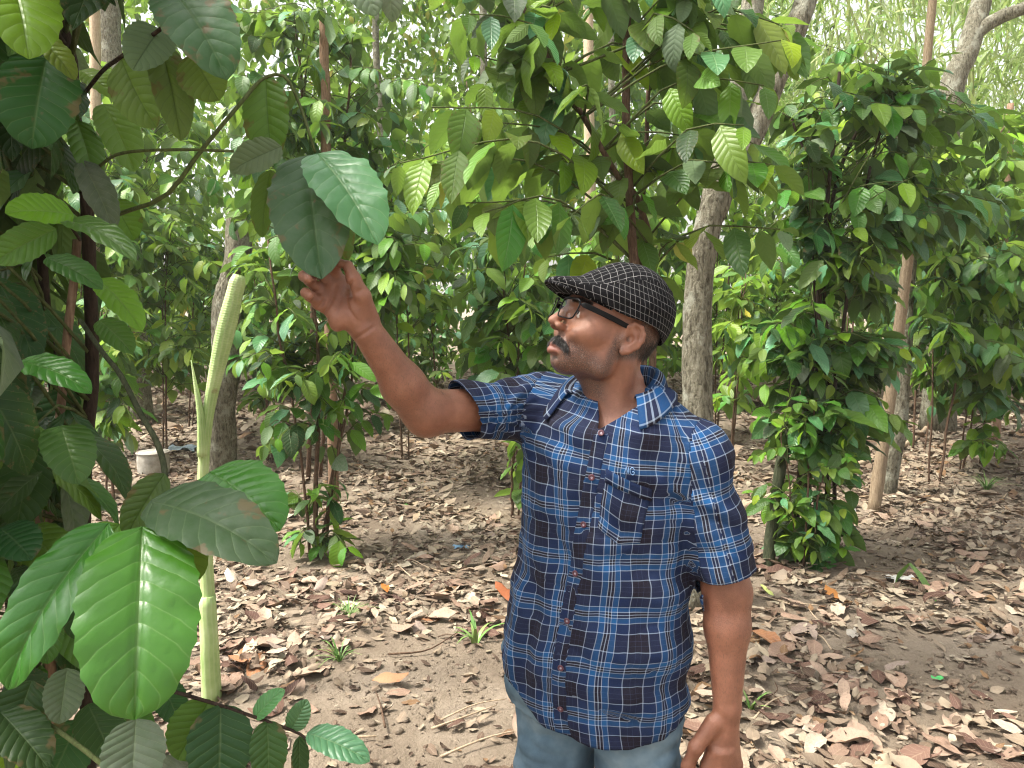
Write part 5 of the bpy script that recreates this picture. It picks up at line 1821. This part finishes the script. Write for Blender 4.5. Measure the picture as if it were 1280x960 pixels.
def snap_cut(V, F, field, keep_pos=True, extra=()):
    g = field(V)
    fc = g[F].mean(1)
    F2 = F[fc > 0]
    # vertices of the rim are pulled onto the zero of the field
    cnt = {}
    e = np.sort(np.concatenate([F2[:, [0, 1]], F2[:, [1, 2]], F2[:, [2, 3]], F2[:, [3, 0]]]), 1)
    ee, c = np.unique(e, axis=0, return_counts=True)
    rim = np.unique(ee[c == 1])
    V = V.copy()
    for _ in range(3):
        p = V[rim]
        g0 = field(p)
        gr = np.stack([(field(p + d) - g0) / 1e-3 for d in np.eye(3) * 1e-3], 1)
        n2 = (gr ** 2).sum(1)
        st = -(g0 / np.maximum(n2, .05))[:, None] * gr
        ln = np.linalg.norm(st, axis=1)
        V[rim] += st * np.minimum(1, .004 / np.maximum(ln, 1e-9))[:, None]
    return V, F2


SV, SF = snap_cut(SV, SF, cut_field)
# --- armholes: planes across the shoulders; beyond them the cloth is a sleeve
def arm_r(p):
    return (p - (SR - TL * .012)) @ nrm(-TL + np.array([0, -.15, .12]))


def arm_l(p):
    return np.minimum((p - (SL + TL * .010)) @ nrm(TL * .93 + np.array([0, 0, .06]) + TF * .05), .4 - 0 * p[:, 0])


fcen = SV[SF].mean(1)
rz = fcen - SR
isr = (arm_r(fcen) > 0) & (np.linalg.norm(rz - (rz @ ur)[:, None] * ur, axis=1) < .085) & (fcen[:, 2] > SR[2] - .14)
lz = fcen - SL
isl = (arm_l(fcen) > 0) & (np.linalg.norm(lz - (lz @ ul)[:, None] * ul, axis=1) < .082) & (fcen[:, 2] > SLe[2] - .05)
grp = np.where(isr, 1, np.where(isl, 2, 0))
SN = normals_of(SV, SF)

_t = np.linspace(-math.pi, math.pi, 721)
_ds = np.hypot(.185 * np.cos(_t), .122 * np.sin(_t))
_arc = np.concatenate([[0], np.cumsum((_ds[1:] + _ds[:-1]) / 2 * (_t[1] - _t[0]))])
_arc -= np.interp(0, _t, _arc)
ARC = _arc[-1] * 2


def torso_uv(p, n):
    lt, ff = body_lat(p)
    z = np.clip(p[:, 2], sec[0, 0], sec[-1, 0])
    a = np.maximum(np.interp(z, sec[:, 0], sec[:, 3]), .155)
    th = np.arctan2(lt / a, ff / (a * RATIO))
    w = smooth(n[:, 2], .25, .75)
    u = np.interp(th, _t, _arc) * (1 - w) + lt * w
    top = smooth(p[:, 2], 1.12, 1.35)
    v = p[:, 2] + w * (.06 - ff) + .16 * lt * top - .05 * lt * (1 - top)
    u = u + .10 * (p[:, 2] - 1.2) * smooth(lt, .05, -.1) * 1.0
    return np.stack([u, v], 1)


def tube_uv(p, a, u, ref, rr=.056):
    d = p - a
    s = d @ u
    b = nrm(ref - u * (ref @ u))
    c = np.cross(u, b)
    th = np.arctan2(d @ c, d @ b)
    return np.stack([th * rr, s], 1)


def loops_uv(F, UV, wrap):
    U = UV[F].copy()
    x = U[:, :, 0]
    r = x.max(1, keepdims=True) - x
    U[:, :, 0] = np.where(r > wrap / 2, x + wrap, x)
    return U.reshape(-1, 2)


def thicken(o, t=.0012):
    m = o.modifiers.new('cloth thickness', 'SOLIDIFY')
    m.thickness = t
    m.offset = -1
    return o


tuv = torso_uv(SV, SN)
shirt = None
for g_, nm in ((0, 'shirt'), (1, 'sleeve'), (2, 'sleeve')):
    F_ = SF[grp == g_]
    if g_ == 0:
        uvs, wrap = tuv, ARC
    elif g_ == 1:
        uvs, wrap = tube_uv(SV, SR, ur, np.array([0, 1., 0])), .056 * 2 * math.pi
    else:
        uvs, wrap = tube_uv(SV, SL, ul, np.array([0, 1., 0])), .056 * 2 * math.pi
    used = np.unique(F_)
    m_ = np.full(len(SV), -1)
    m_[used] = np.arange(len(used))
    me = make_mesh(nm, SV[used], m_[F_], [plaid_m], uv=loops_uv(F_, uvs, wrap))
    o = link(nm, me, person if g_ == 0 else shirt)
    thicken(o)
    if g_ == 0:
        shirt = o

# --- the surface of the shirt for the pieces sewn on it
from mathutils.bvhtree import BVHTree
SBV = BVHTree.FromPolygons([tuple(v) for v in SV], [tuple(f) for f in SF.tolist()])


def on_shirt(p, off, d=None):
    """point of the shirt met from p along the view of the chest, raised by off"""
    d = Vector(-TF) if d is None else Vector(d)
    hit = SBV.ray_cast(Vector(p) - d * .25, d)
    if hit[0] is None:
        hit = SBV.find_nearest(Vector(p))
    n = hit[1] if hit[1].dot(d) < 0 else -hit[1]
    return np.array(hit[0] + n * off), np.array(n)


def patch(name, corners, nu, nv, off, uvf, mat, parent=None, edge=.0, t=.0012, curve=0):
    """cloth piece between four corners (bottom-left, bottom-right, top-right, top-left) laid on the shirt"""
    c = [np.asarray(x) for x in corners]
    V, U = [], []
    for j in range(nv + 1):
        b = j / nv
        for i in range(nu + 1):
            a = i / nu
            p = (c[0] * (1 - a) + c[1] * a) * (1 - b) + (c[3] * (1 - a) + c[2] * a) * b
            if curve:
                p = p - np.array([0, 0, 1]) * curve * (1 - abs(2 * a - 1)) * (1 - b)
            q, n = on_shirt(p, off)
            V.append(q)
            U.append(uvf(a, b, q))
    F = np.array([(j * (nu + 1) + i, j * (nu + 1) + i + 1, (j + 1) * (nu + 1) + i + 1, (j + 1) * (nu + 1) + i) for j in range(nv) for i in range(nu)])
    V = np.array(V)
    if (normals_of(V, F) @ TF).mean() < 0:
        F = F[:, ::-1]
    o = link(name, make_mesh(name, V, F, [mat], uv=np.array(U)), parent or shirt)
    thicken(o, t)
    return o


def chest(px, py):
    return PY(px, py, 1.33)


# placket: the buttoned strip down the front
plk = [(744, 541), (734, 590), (722, 640), (712, 690), (703, 735), (695, 790), (690, 850), (692, 905), (695, 926)]
pts = bezier([chest(x, y) for x, y in plk], 60)
V, U = [], []
Ls = np.concatenate([[0], np.cumsum(np.linalg.norm(np.diff(pts, axis=0), axis=1))])
for i, p in enumerate(pts):
    for j in range(7):
        a = (j / 6 - .5) * .030
        q, n = on_shirt(p + TL * (a + .004), .0022 if 0 < j < 6 else .0008)
        V.append(q)
        U.append(torso_uv(q[None], n[None])[0] + [.012, .03])
F = np.array([(i * 7 + j, (i + 1) * 7 + j, (i + 1) * 7 + j + 1, i * 7 + j + 1) for i in range(len(pts) - 1) for j in range(6)])
V = np.array(V)
if (normals_of(V, F) @ TF).mean() < 0:
    F = F[:, ::-1]
thicken(link('placket', make_mesh('placket', V, F, [plaid_m], uv=np.array(U)), shirt), .0015)

# breast pocket
PK = [chest(745, 660), chest(802, 678), chest(817, 612), chest(756, 588)]
patch('pocket', PK, 16, 16, .0018, lambda a, b, q: (a * .092 + .064, b * .105 + .05), plaid_m, t=.0018, curve=.016)
patch('pocket_hem', [chest(755, 603), chest(816, 625), chest(818, 609), chest(757, 586)], 14, 3, .0032, lambda a, b, q: (a * .092 + .035, b * .018 + .02), plaid_m, t=.0012)

# buttons
bt = NT('button_horn')
bt.set(base=bt.ramp(bt.noise(bt.coords(), 300), [(.3, (.05, .014, .022)), (.7, (.11, .035, .05))]), rough=.3, spec=.5)
bi_ = NT('button_thread')
bi_.set(base=(.30, .24, .28), rough=.8)
bm_v, bm_f, bm_i = [], [], []
rings = [(0, .0004), (.0020, .0004), (.0026, .0012), (.0044, .0018), (.0054, .0012), (.0056, 0)]
nseg = 16
for k, (r, z) in enumerate(rings):
    for s in range(nseg):
        a = 2 * math.pi * s / nseg
        bm_v.append((r * math.cos(a), r * math.sin(a), z))
for k in range(len(rings) - 1):
    for s in range(nseg):
        s2 = (s + 1) % nseg
        bm_f.append((k * nseg + s, (k + 1) * nseg + s, (k + 1) * nseg + s2, k * nseg + s2))
        bm_i.append(1 if k < 1 else 0)
but_me = make_mesh('button', np.array(bm_v), np.array(bm_f)[:, ::-1], [bt.m, bi_.m], mat_idx=bm_i)
for x, y in ((743, 544), (731, 599), (719, 660), (706, 724), (698, 782), (694, 838), (693, 890)):
    q, n = on_shirt(chest(x, y) + TL * .004, .0042)
    o = bpy.data.objects.new('button', but_me)
    COL.objects.link(o)
    o.parent = shirt
    rot = Vector(n).to_track_quat('Z', 'Y').to_matrix().to_4x4()
    o.matrix_basis = Matrix.Translation(Vector(q)) @ rot @ Matrix.Scale(1.05, 4)

# embroidered monogram on the chest
em = NT('embroidery_thread')
em.set(base=em.ramp(em.noise(em.coords(), 900), [(.3, (.10, .20, .40)), (.7, (.22, .36, .58))]), rough=.6)
parts = []
def stroke(pl, r=.0009):
    pp = []
    for x, y in bezier(pl, 4 * len(pl)):
        px, py = 787 + x * .85, 586 - y * .85
        q, n = on_shirt(chest(px, py), .0022)
        pp.append(q)
    parts.append(tube(np.array(pp), r, 5))
stroke([(-3, -5), (-.2, 4.2)]); stroke([(-.2, 4.2), (3.2, -4.0)]); stroke([(3.2, -4.0), (3.6, 4.4)])
stroke([(-3, -5), (-4.2, -3.6)])
stroke([(11.5, 2.2), (9.5, 4.2), (6.6, 3.0), (6.0, -.6), (7.6, -4.6), (11.0, -5.4), (12.6, -2.6), (11.2, -1.4), (9.4, -1.6)])
stroke([(11.5, 2.2), (12.6, .8)])
v, f, u = join(parts)
link('monogram', make_mesh('monogram', v, f, [em.m], uv=u), shirt)

# collar: stand and fall round the neck, open at the throat
cc0 = NECK + np.array([-.004, 0, .0])
A0, A1 = -2.35, 2.40            # from his right front round the back to his left front (angle from the back)
nA, nB = 64, 12


def push_out(p, off):
    for _ in range(3):
        d = sdf_eval(sh, p[None])[0]
        if d >= off:
            break
        g = np.array([sdf_eval(sh, (p + e)[None])[0] - d for e in np.eye(3) * 1e-3]) / 1e-3
        p = p + nrm(g) * (off - d)
    return p


V, U = [], []
for i in range(nA + 1):
    a = A0 + (A1 - A0) * i / nA
    aa = abs(a) / (A1 if a > 0 else -A0)
    back = 1 - smooth(aa, .25, 1.0)
    front = smooth(aa, .55, 1.0)
    rx, ry = .064, .061
    ctr = cc0 + TL * (math.sin(a) * rx) - TF * (math.cos(a) * ry)
    out = nrm(TL * math.sin(a) / rx - TF * math.cos(a) / ry)
    zb = .012 + .022 * back - .012 * front                              # foot of the stand
    stand = .036 - .012 * front
    fall = .044 + .010 * front
    flare = .004 + .036 * front
    for j in range(nB + 1):
        t = j / nB
        if t < .4:
            s = t / .4
            p = ctr + out * (.001 + .004 * s) + np.array([0, 0, zb + stand * s])
        else:
            s = (t - .4) / .6
            p = ctr + out * (.005 + .008 * math.sin(min(1, s * 2) * math.pi / 2) + .014 * s + flare * s) \
                + TF * (.022 * front * s) + np.array([0, 0, zb + stand + .003 * math.sin(s * math.pi) - fall * s ** 1.3])
            if s > .25:
                p = push_out(p, .0065 + .002 * (1 - s))
        V.append(p)
        U.append((a * .066, t * .085))
F = np.array([(i * (nB + 1) + j, i * (nB + 1) + j + 1, (i + 1) * (nB + 1) + j + 1, (i + 1) * (nB + 1) + j) for i in range(nA) for j in range(nB)])
col_o = link('collar', make_mesh('collar', np.array(V), F, [plaid('plaid_collar', .110, .094, (.3, .1))], uv=np.array(U)), shirt)
thicken(col_o, .0022)

# ------------------------------------------------------------------ jeans and shoes
dn = NT('washed_denim')
oc = dn.coords()
w1 = dn.noise(oc, 9, 4, .6)
w2 = dn.noise(oc, 700, 2, .6)
c = dn.ramp(w1, [(.3, (.036, .070, .110)), (.5, (.085, .145, .20)), (.68, (.18, .25, .30))])
c = dn.mix(dn.math('MULTIPLY', w2, .45), c, (.16, .21, .25))
dn.set(base=c, rough=.9, spec=.1)
dn.bump(dn.math('ADD', w2, dn.math('MULTIPLY', dn.noise(oc, 22, 3), 3)), .4, .0015)
hipc = np.array([sec[0, 1], 1.45, PYz(915)])
js = [loft(sec, .012, k=.03, ztop=PYz(840), zbot=PYz(925))]
for s in (-1, 1):
    hp_ = hipc + TL * .082 * s
    kn = np.array([hp_[0] + .02 * s * TL[0] + TF[0] * .02, hp_[1] + .02 * s * TL[1] + TF[1] * .02, .44])
    an = np.array([kn[0] + .01 * s, kn[1] + .03, .07])
    js += [cap(hp_ + [0, 0, -.03], kn, .086, .066, .012), cap(kn, an, .066, .056, .02)]
JV, JF = sdf_mesh(js, .006)
JN = normals_of(JV, JF)
JV = JV + JN * (.004 * sd_noise(JV * [1, 1, .7], 12, 11) + .003 * (1 - 2 * np.abs(sd_noise(JV * [.6, .6, 1.4], 11, 12))) + .001 * sd_noise(JV, 40, 13))[:, None]
link('jeans', make_mesh('jeans', JV, JF, [dn.m]), person)
sl = NT('shoe_leather')
sl.set(base=sl.ramp(sl.noise(sl.coords(), 30), [(.3, (.03, .02, .015)), (.7, (.07, .045, .03))]), rough=.55)
for s in (-1, 1):
    hp_ = hipc + TL * .082 * s
    kn = np.array([hp_[0] + .02 * s * TL[0] + TF[0] * .02, hp_[1] + .02 * s * TL[1] + TF[1] * .02, .44])
    an = np.array([kn[0] + .01 * s, kn[1] + .03, .07])
    heel = np.array([an[0] - TF[0] * .03, an[1] - TF[1] * .03, .036])
    toe = np.array([an[0] + TF[0] * .17, an[1] + TF[1] * .17, .030])
    v, f = sdf_mesh([cap(heel, toe, .036, .030, .02), cap(an + [0, 0, -.01], (heel + toe) / 2, .042, .036, .02)], .006)
    v[:, 2] = np.maximum(v[:, 2], .004)
    link('shoe', make_mesh('shoe', v, f, [sl.m]), person)

# ------------------------------------------------------------------ cap
def hv(V):
    return (V - HO) @ HM.T * 100


crown = [hell((-1.0, 0, 6.0), (9.2, 8.1, 8.4), 2.0), hell((-2.5, 0, 6.9), (7.2, 7.7, 7.0), 3.0),
         hell((5.2, 0, 5.75), (8.8, 6.9, 1.9), 4.5)]
CV, CF = sdf_mesh(crown, .0028)


def cap_cut(p):
    q = hv(p)
    # lower edge: rises a little over the ears, dips at the back
    e = 4.15 - .08 * q[:, 0] + smooth(q[:, 0], 1, 9) * 1.2 - smooth(q[:, 0], -3, -10) * 2.0
    return (q[:, 2] - e) * .01


CN = normals_of(CV, CF)
CV = CV + CN * (.0012 * sd_noise(CV, 16, 21) + .0006 * sd_noise(CV, 38, 22))[:, None]
CV, CF = snap_cut(CV, CF, cap_cut)
CV, CF = compact(CV, CF)
q = hv(CV)
# seam between top panel and side panels
seam = lambda q: q[:, 2] - (9.6 - .035 * (q[:, 0] + 3) ** 2 * .5 + .22 * q[:, 0] * 0) + .30 * np.maximum(np.abs(q[:, 1]) - 5.0, 0) * 0
def seam_h(q):
    return 5.9 + 6.2 * smooth(q[:, 0], 12.5, -3.0)
sd_ = np.abs(q[:, 2] - seam_h(q))
CN = normals_of(CV, CF)
CV = CV - CN * (.0016 * np.exp(-(sd_ / .28) ** 2))[:, None]
q = hv(CV)
fq = q[CF].mean(1)
top = fq[:, 2] > seam_h(fq)
side_u = np.arctan2(q[:, 1], q[:, 0] + 1.0) * 9.3
uv_top = np.stack([q[:, 1] * .95, q[:, 0] + .0 * q[:, 2]], 1)
uv_side = np.stack([side_u + .42 * q[:, 2], q[:, 2] * 1.05 - .25 * side_u * np.sign(q[:, 1]) * 0], 1)
U = np.where(top[:, None, None], uv_top[CF], uv_side[CF]) * .01


def check(name):
    t = NT(name)
    s = t.node('ShaderNodeSeparateXYZ')
    uvn = t.coords('UV')
    nz = t.node('ShaderNodeTexNoise')
    nz.inputs['Scale'].default_value = 30
    t.l.new(uvn, nz.inputs['Vector'])
    wob = t.node('ShaderNodeVectorMath', operation='MULTIPLY_ADD')
    t.l.new(nz.outputs['Color'], wob.inputs[0])
    wob.inputs[1].default_value = (.002, .002, 0)
    t.l.new(uvn, wob.inputs[2])
    t.l.new(wob.outputs[0], s.inputs[0])
    fa = t.math('FRACT', t.math('ADD', t.math('DIVIDE', s.outputs[0], .0100), 20))
    fb = t.math('FRACT', t.math('ADD', t.math('DIVIDE', s.outputs[1], .0118), 20))
    ln = t.math('MAXIMUM', t.math('LESS_THAN', fa, .075), t.math('LESS_THAN', fb, .065))
    fine = t.noise(uvn, 900, 3, .7)
    mid = t.noise(uvn, 120, 3, .6)
    c = t.ramp(fine, [(.3, (.003, .003, .0035)), (.7, (.012, .0115, .013))])
    w = t.ramp(mid, [(.3, (.09, .085, .085)), (.7, (.27, .26, .26))])
    t.set(base=t.mix(t.math('MULTIPLY', ln, .85), c, w), rough=.92, spec=.06, sheen=.0)
    t.bump(fine, .5, .0012)
    return t.m


chk = check('checked_tweed')
cap_o = link('flat_cap', make_mesh('flat_cap', CV, CF, [chk], uv=U.reshape(-1, 2)), person)
thicken(cap_o, .0022)
# brim: stiff peak, curved down at its sides
nu, nv = 24, 12
V, U = [], []
for j in range(nv + 1):
    t = j / nv
    for i in range(nu + 1):
        a = (i / nu - .5) * 2                                       # -1..1 across
        ang = a * 1.12
        r0 = 8.3
        f0, l0 = r0 * math.cos(ang) + .2, 7.4 * math.sin(ang)
        ln = 6.4 * (1 - abs(a) ** 2.6) + .25
        f = f0 + ln * t * (1 - .15 * abs(a))
        l = l0 * (1 + .04 * t)
        u = 5.15 - .10 * f0 * 0 - 1.25 * a * a - .06 * ln * t - .010 * (ln * t) ** 2 - .5 * (l / 6) ** 2 * t + 1.0
        V.append(H(f, l, u))
        U.append((l * .01, f * .01))
F = np.array([(j * (nu + 1) + i, (j + 1) * (nu + 1) + i, (j + 1) * (nu + 1) + i + 1, j * (nu + 1) + i + 1) for j in range(nv) for i in range(nu)])
V = np.array(V)
if (normals_of(V, F) @ HU).mean() < 0:
    F = F[:, ::-1]
o = link('brim', make_mesh('brim', V, F, [chk], uv=np.array(U)), cap_o)
m = o.modifiers.new('thickness', 'SOLIDIFY'); m.thickness = .004; m.offset = -1
m = o.modifiers.new('round edge', 'BEVEL'); m.width = .0015; m.segments = 2

# ------------------------------------------------------------------ hair, moustache, brow: many short strands
hm = NT('dark_hair')
hm.set(base=hm.ramp(hm.node('ShaderNodeNewGeometry').outputs['Random Per Island'], [(0, (.006, .005, .005)), (.7, (.022, .018, .017)), (.86, (.06, .055, .052)), (1, (.24, .23, .22))]), rough=.45, spec=.5)


def strands(name, roots, dirs, length, r, parent, bend, rng, sag=(0, 0, -1)):
    V, F = [], []
    for p, d in zip(roots, dirs):
        L = length * rng.uniform(.65, 1.25)
        d = nrm(d + rng.normal(0, .16, 3))
        b = nrm(np.cross(d, [.3, .5, .8]))
        c = np.cross(d, b)
        o = len(V)
        for k in range(4):
            t = k / 3
            x = p + d * L * t + np.array(sag) * bend * L * t * t
            rr = r * (1 - .85 * t)
            for s in range(3):
                a = 2.094 * s
                V.append(x + (b * math.cos(a) + c * math.sin(a)) * rr)
        for k in range(3):
            for s in range(3):
                F.append((o + k * 3 + s, o + k * 3 + (s + 1) % 3, o + k * 3 + 3 + (s + 1) % 3, o + k * 3 + 3 + s))
    return link(name, make_mesh(name, np.array(V), np.array(F), [hm.m]), parent)


BB = BVHTree.FromPolygons([tuple(v) for v in BV], [tuple(f) for f in BF.tolist()])
rng = np.random.RandomState(5)
rt, di = [], []
for i in range(2600):
    s = rng.choice((-1, 1))
    t = rng.rand() ** .9
    l = s * (t * 3.8 + rng.normal(0, .15))
    u = -3.45 - .45 * t - .95 * t ** 3 + rng.uniform(-.80, .62) * (1 - .40 * t)
    p = H(11.5 - .35 * abs(l), l * 1.0, u)
    hit = BB.ray_cast(Vector(p), Vector(-HF * 1.0 - HL * (.25 * l / 3.3)))
    if hit[0] is None:
        continue
    rt.append(np.array(hit[0]))
    di.append(HL * s * (.8 + .9 * t) + HF * (.75 - .5 * t) - HU * (.55 + .3 * t))
strands('moustache', rt, di, .0110, .00042, person, .25, rng)
rt, di = [], []
for i in range(900):                                             # eyebrows
    s = rng.choice((-1, 1))
    t = rng.rand()
    l = s * (1.2 + 4.0 * t)
    u = 3.75 + .6 * math.sin(t * 2.4) - .5 * t + rng.normal(0, .22)
    hit = BB.ray_cast(Vector(H(13, l, u)), Vector(-HF))
    if hit[0] is None:
        continue
    rt.append(np.array(hit[0]))
    di.append(HL * s * 1.0 + HF * .3 + HU * .35)
strands('eyebrows', rt, di, .008, .00032, person, .1, rng)
rt, di = [], []
vi = np.where(np.where(ishead & (f_ < 1.2) & (l_ < 7.6) & (u_ > -5.5) & (u_ < 6.5), scalp, 0) > .35)[0]
nrmB = BN
for i in rng.choice(vi, min(5200, len(vi)), replace=False):
    if f_[i] > -2.2 and u_[i] < 3.0 and l_[i] > 6.9:
        continue
    rt.append(BV[i])
    di.append(nrmB[i] * .55 - HU * .9 - HF * .35)
strands('hair', rt, di, .011, .00035, person, .3, rng)
# fine hairs of the forearms
rt, di = [], []
vi = np.where(arm > .45)[0]
for i in rng.choice(vi, 3600, replace=False):
    ax_ = nrm(WR - ER) if np.linalg.norm(BV[i] - ER) < .35 and BV[i][0] < .1 else nrm(WL - EL)
    rt.append(BV[i])
    di.append(nrmB[i] * .55 + ax_ * .8 + rng.normal(0, .15, 3))
strands('arm_hair', rt, di, .0105, .00016, person, .1, rng)

# ------------------------------------------------------------------ eyes
ey = NT('eyeball')
q_ = ey.node('ShaderNodeSeparateXYZ')
ey.l.new(ey.coords('Object'), q_.inputs[0])
r_ = ey.math('SQRT', ey.math('ADD', ey.math('POWER', q_.outputs[0], 2), ey.math('POWER', q_.outputs[1], 2)))
ey.set(base=ey.ramp(ey.math('MULTIPLY', r_, 80), [(0, (.005, .004, .004)), (.2, (.005, .004, .004)), (.23, (.05, .022, .012)), (.43, (.03, .014, .009)), (.47, (.55, .50, .47))]), rough=.1, spec=.6)
bm = bmesh.new()
bmesh.ops.create_uvsphere(bm, u_segments=24, v_segments=16, radius=.0121)
me = bpy.data.meshes.new('eye')
bm.to_mesh(me)
bm.free()
me.materials.append(ey.m)
me.polygons.foreach_set('use_smooth', np.ones(len(me.polygons), bool))
for s in (-1, 1):
    o = bpy.data.objects.new('eye', me)
    COL.objects.link(o)
    o.parent = person
    gaze = nrm(HF + .12 * HL * 0 + .05 * HU)
    o.matrix_basis = Matrix.Translation(Vector(H(7.32, 3.15 * s, 1.90)) - Vector(person.location)) @ Vector(gaze).to_track_quat('Z', 'Y').to_matrix().to_4x4()

# ------------------------------------------------------------------ glasses
gf = NT('black_frame')
gf.set(base=(.002, .002, .0025), rough=.4, spec=.15)
gl = NT('clear_lens')
gl.n.remove(gl.p)
tr = gl.node('ShaderNodeBsdfTransparent')
tr.inputs[0].default_value = (.93, .95, .93, 1)
gs = gl.node('ShaderNodeBsdfGlossy')
gs.inputs['Roughness'].default_value = .02
fz = gl.node('ShaderNodeFresnel')
fz.inputs[0].default_value = 1.25
mxs = gl.node('ShaderNodeMixShader')
gl.l.new(gl.math('ADD', fz.outputs[0], .005), mxs.inputs[0])
gl.l.new(tr.outputs[0], mxs.inputs[1])
gl.l.new(gs.outputs[0], mxs.inputs[2])
gl.l.new(mxs.outputs[0], gl.out.inputs[0])


def lens_pt(s, a, b):
    """a across (0 at the nose, 1 at the temple), b up (-1..1) on the lens of side s"""
    l = 1.15 + 4.6 * a
    f = 11.05 - .050 * (l - .6) ** 2 - .12 * b
    return H(f, l * s, 1.80 + 1.90 * b)


def outline(n=48):
    pts = []
    for i in range(n):
        t = 2 * math.pi * i / n
        c, s = math.cos(t), math.sin(t)
        e = .42
        x = math.copysign(abs(c) ** e, c)
        y = math.copysign(abs(s) ** e, s)
        pts.append((.5 + .5 * x * (1 - .05 * (y < 0)), y * (1 - .06 * (1 - x) / 2)))
    return pts


gr = []
lens = []
for s in (-1, 1):
    pl = np.array([lens_pt(s, a, b) for a, b in outline()])
    path = np.vstack([pl, pl[:2]])
    ys = np.array([b for a, b in outline()] + [outline()[0][1], outline()[1][1]])
    gr.append(tube(path, np.where(ys > .75, .0024, .0014), 6, cap=False))
    c0 = pl.mean(0)
    V = np.vstack([[c0 - HF * .0], pl * .5 + c0 * .5, pl])
    n = len(pl)
    F = [(0, 1 + i, 1 + (i + 1) % n) for i in range(n)] + [(1 + i, 1 + n + i, 1 + n + (i + 1) % n, 1 + (i + 1) % n) for i in range(n)]
    lens.append((V, F))
gr.append(tube(bezier([lens_pt(-1, .02, .35), H(11.35, -.5, 2.6), H(11.35, .5, 2.6), lens_pt(1, .02, .35)], 12), .0015, 6))
fo = link('glasses', make_mesh('glasses', *join(gr)[:2], [gf.m]), person)
for V, F in lens:
    link('lens', make_mesh('lens', V, F, [gl.m]), fo)
for s in (-1, 1):
    a0 = lens_pt(s, 1.0, .62)
    pth = bezier([a0, H(8.4, 6.5 * s, 2.95), H(4.2, 7.45 * s, 2.75), H(1.2, 7.55 * s, 2.6), H(-1.2, 7.5 * s, 2.4), H(-3.0, 7.5 * s, 1.2)], 30)
    t = np.linspace(0, 1, 30)
    w = .0036 * smooth(t, -.02, .16) + .0012 - .0015 * smooth(t, .5, .9)
    V, F = [], []
    for i, p in enumerate(pth):
        for du, dl in ((1, 1), (1, -1), (-1, -1), (-1, 1)):
            V.append(p + HU * du * w[i] + HL * s * dl * .0014)
    for i in range(29):
        for k in range(4):
            F.append((i * 4 + k, i * 4 + (k + 1) % 4, i * 4 + 4 + (k + 1) % 4, i * 4 + 4 + k))
    F += [(0, 1, 2, 3), (119, 118, 117, 116)]
    o = link('temple_arm', make_mesh('temple_arm', np.array(V), F, [gf.m], smooth=False), fo)
    m = o.modifiers.new('round edge', 'BEVEL'); m.width = .0008; m.segments = 2
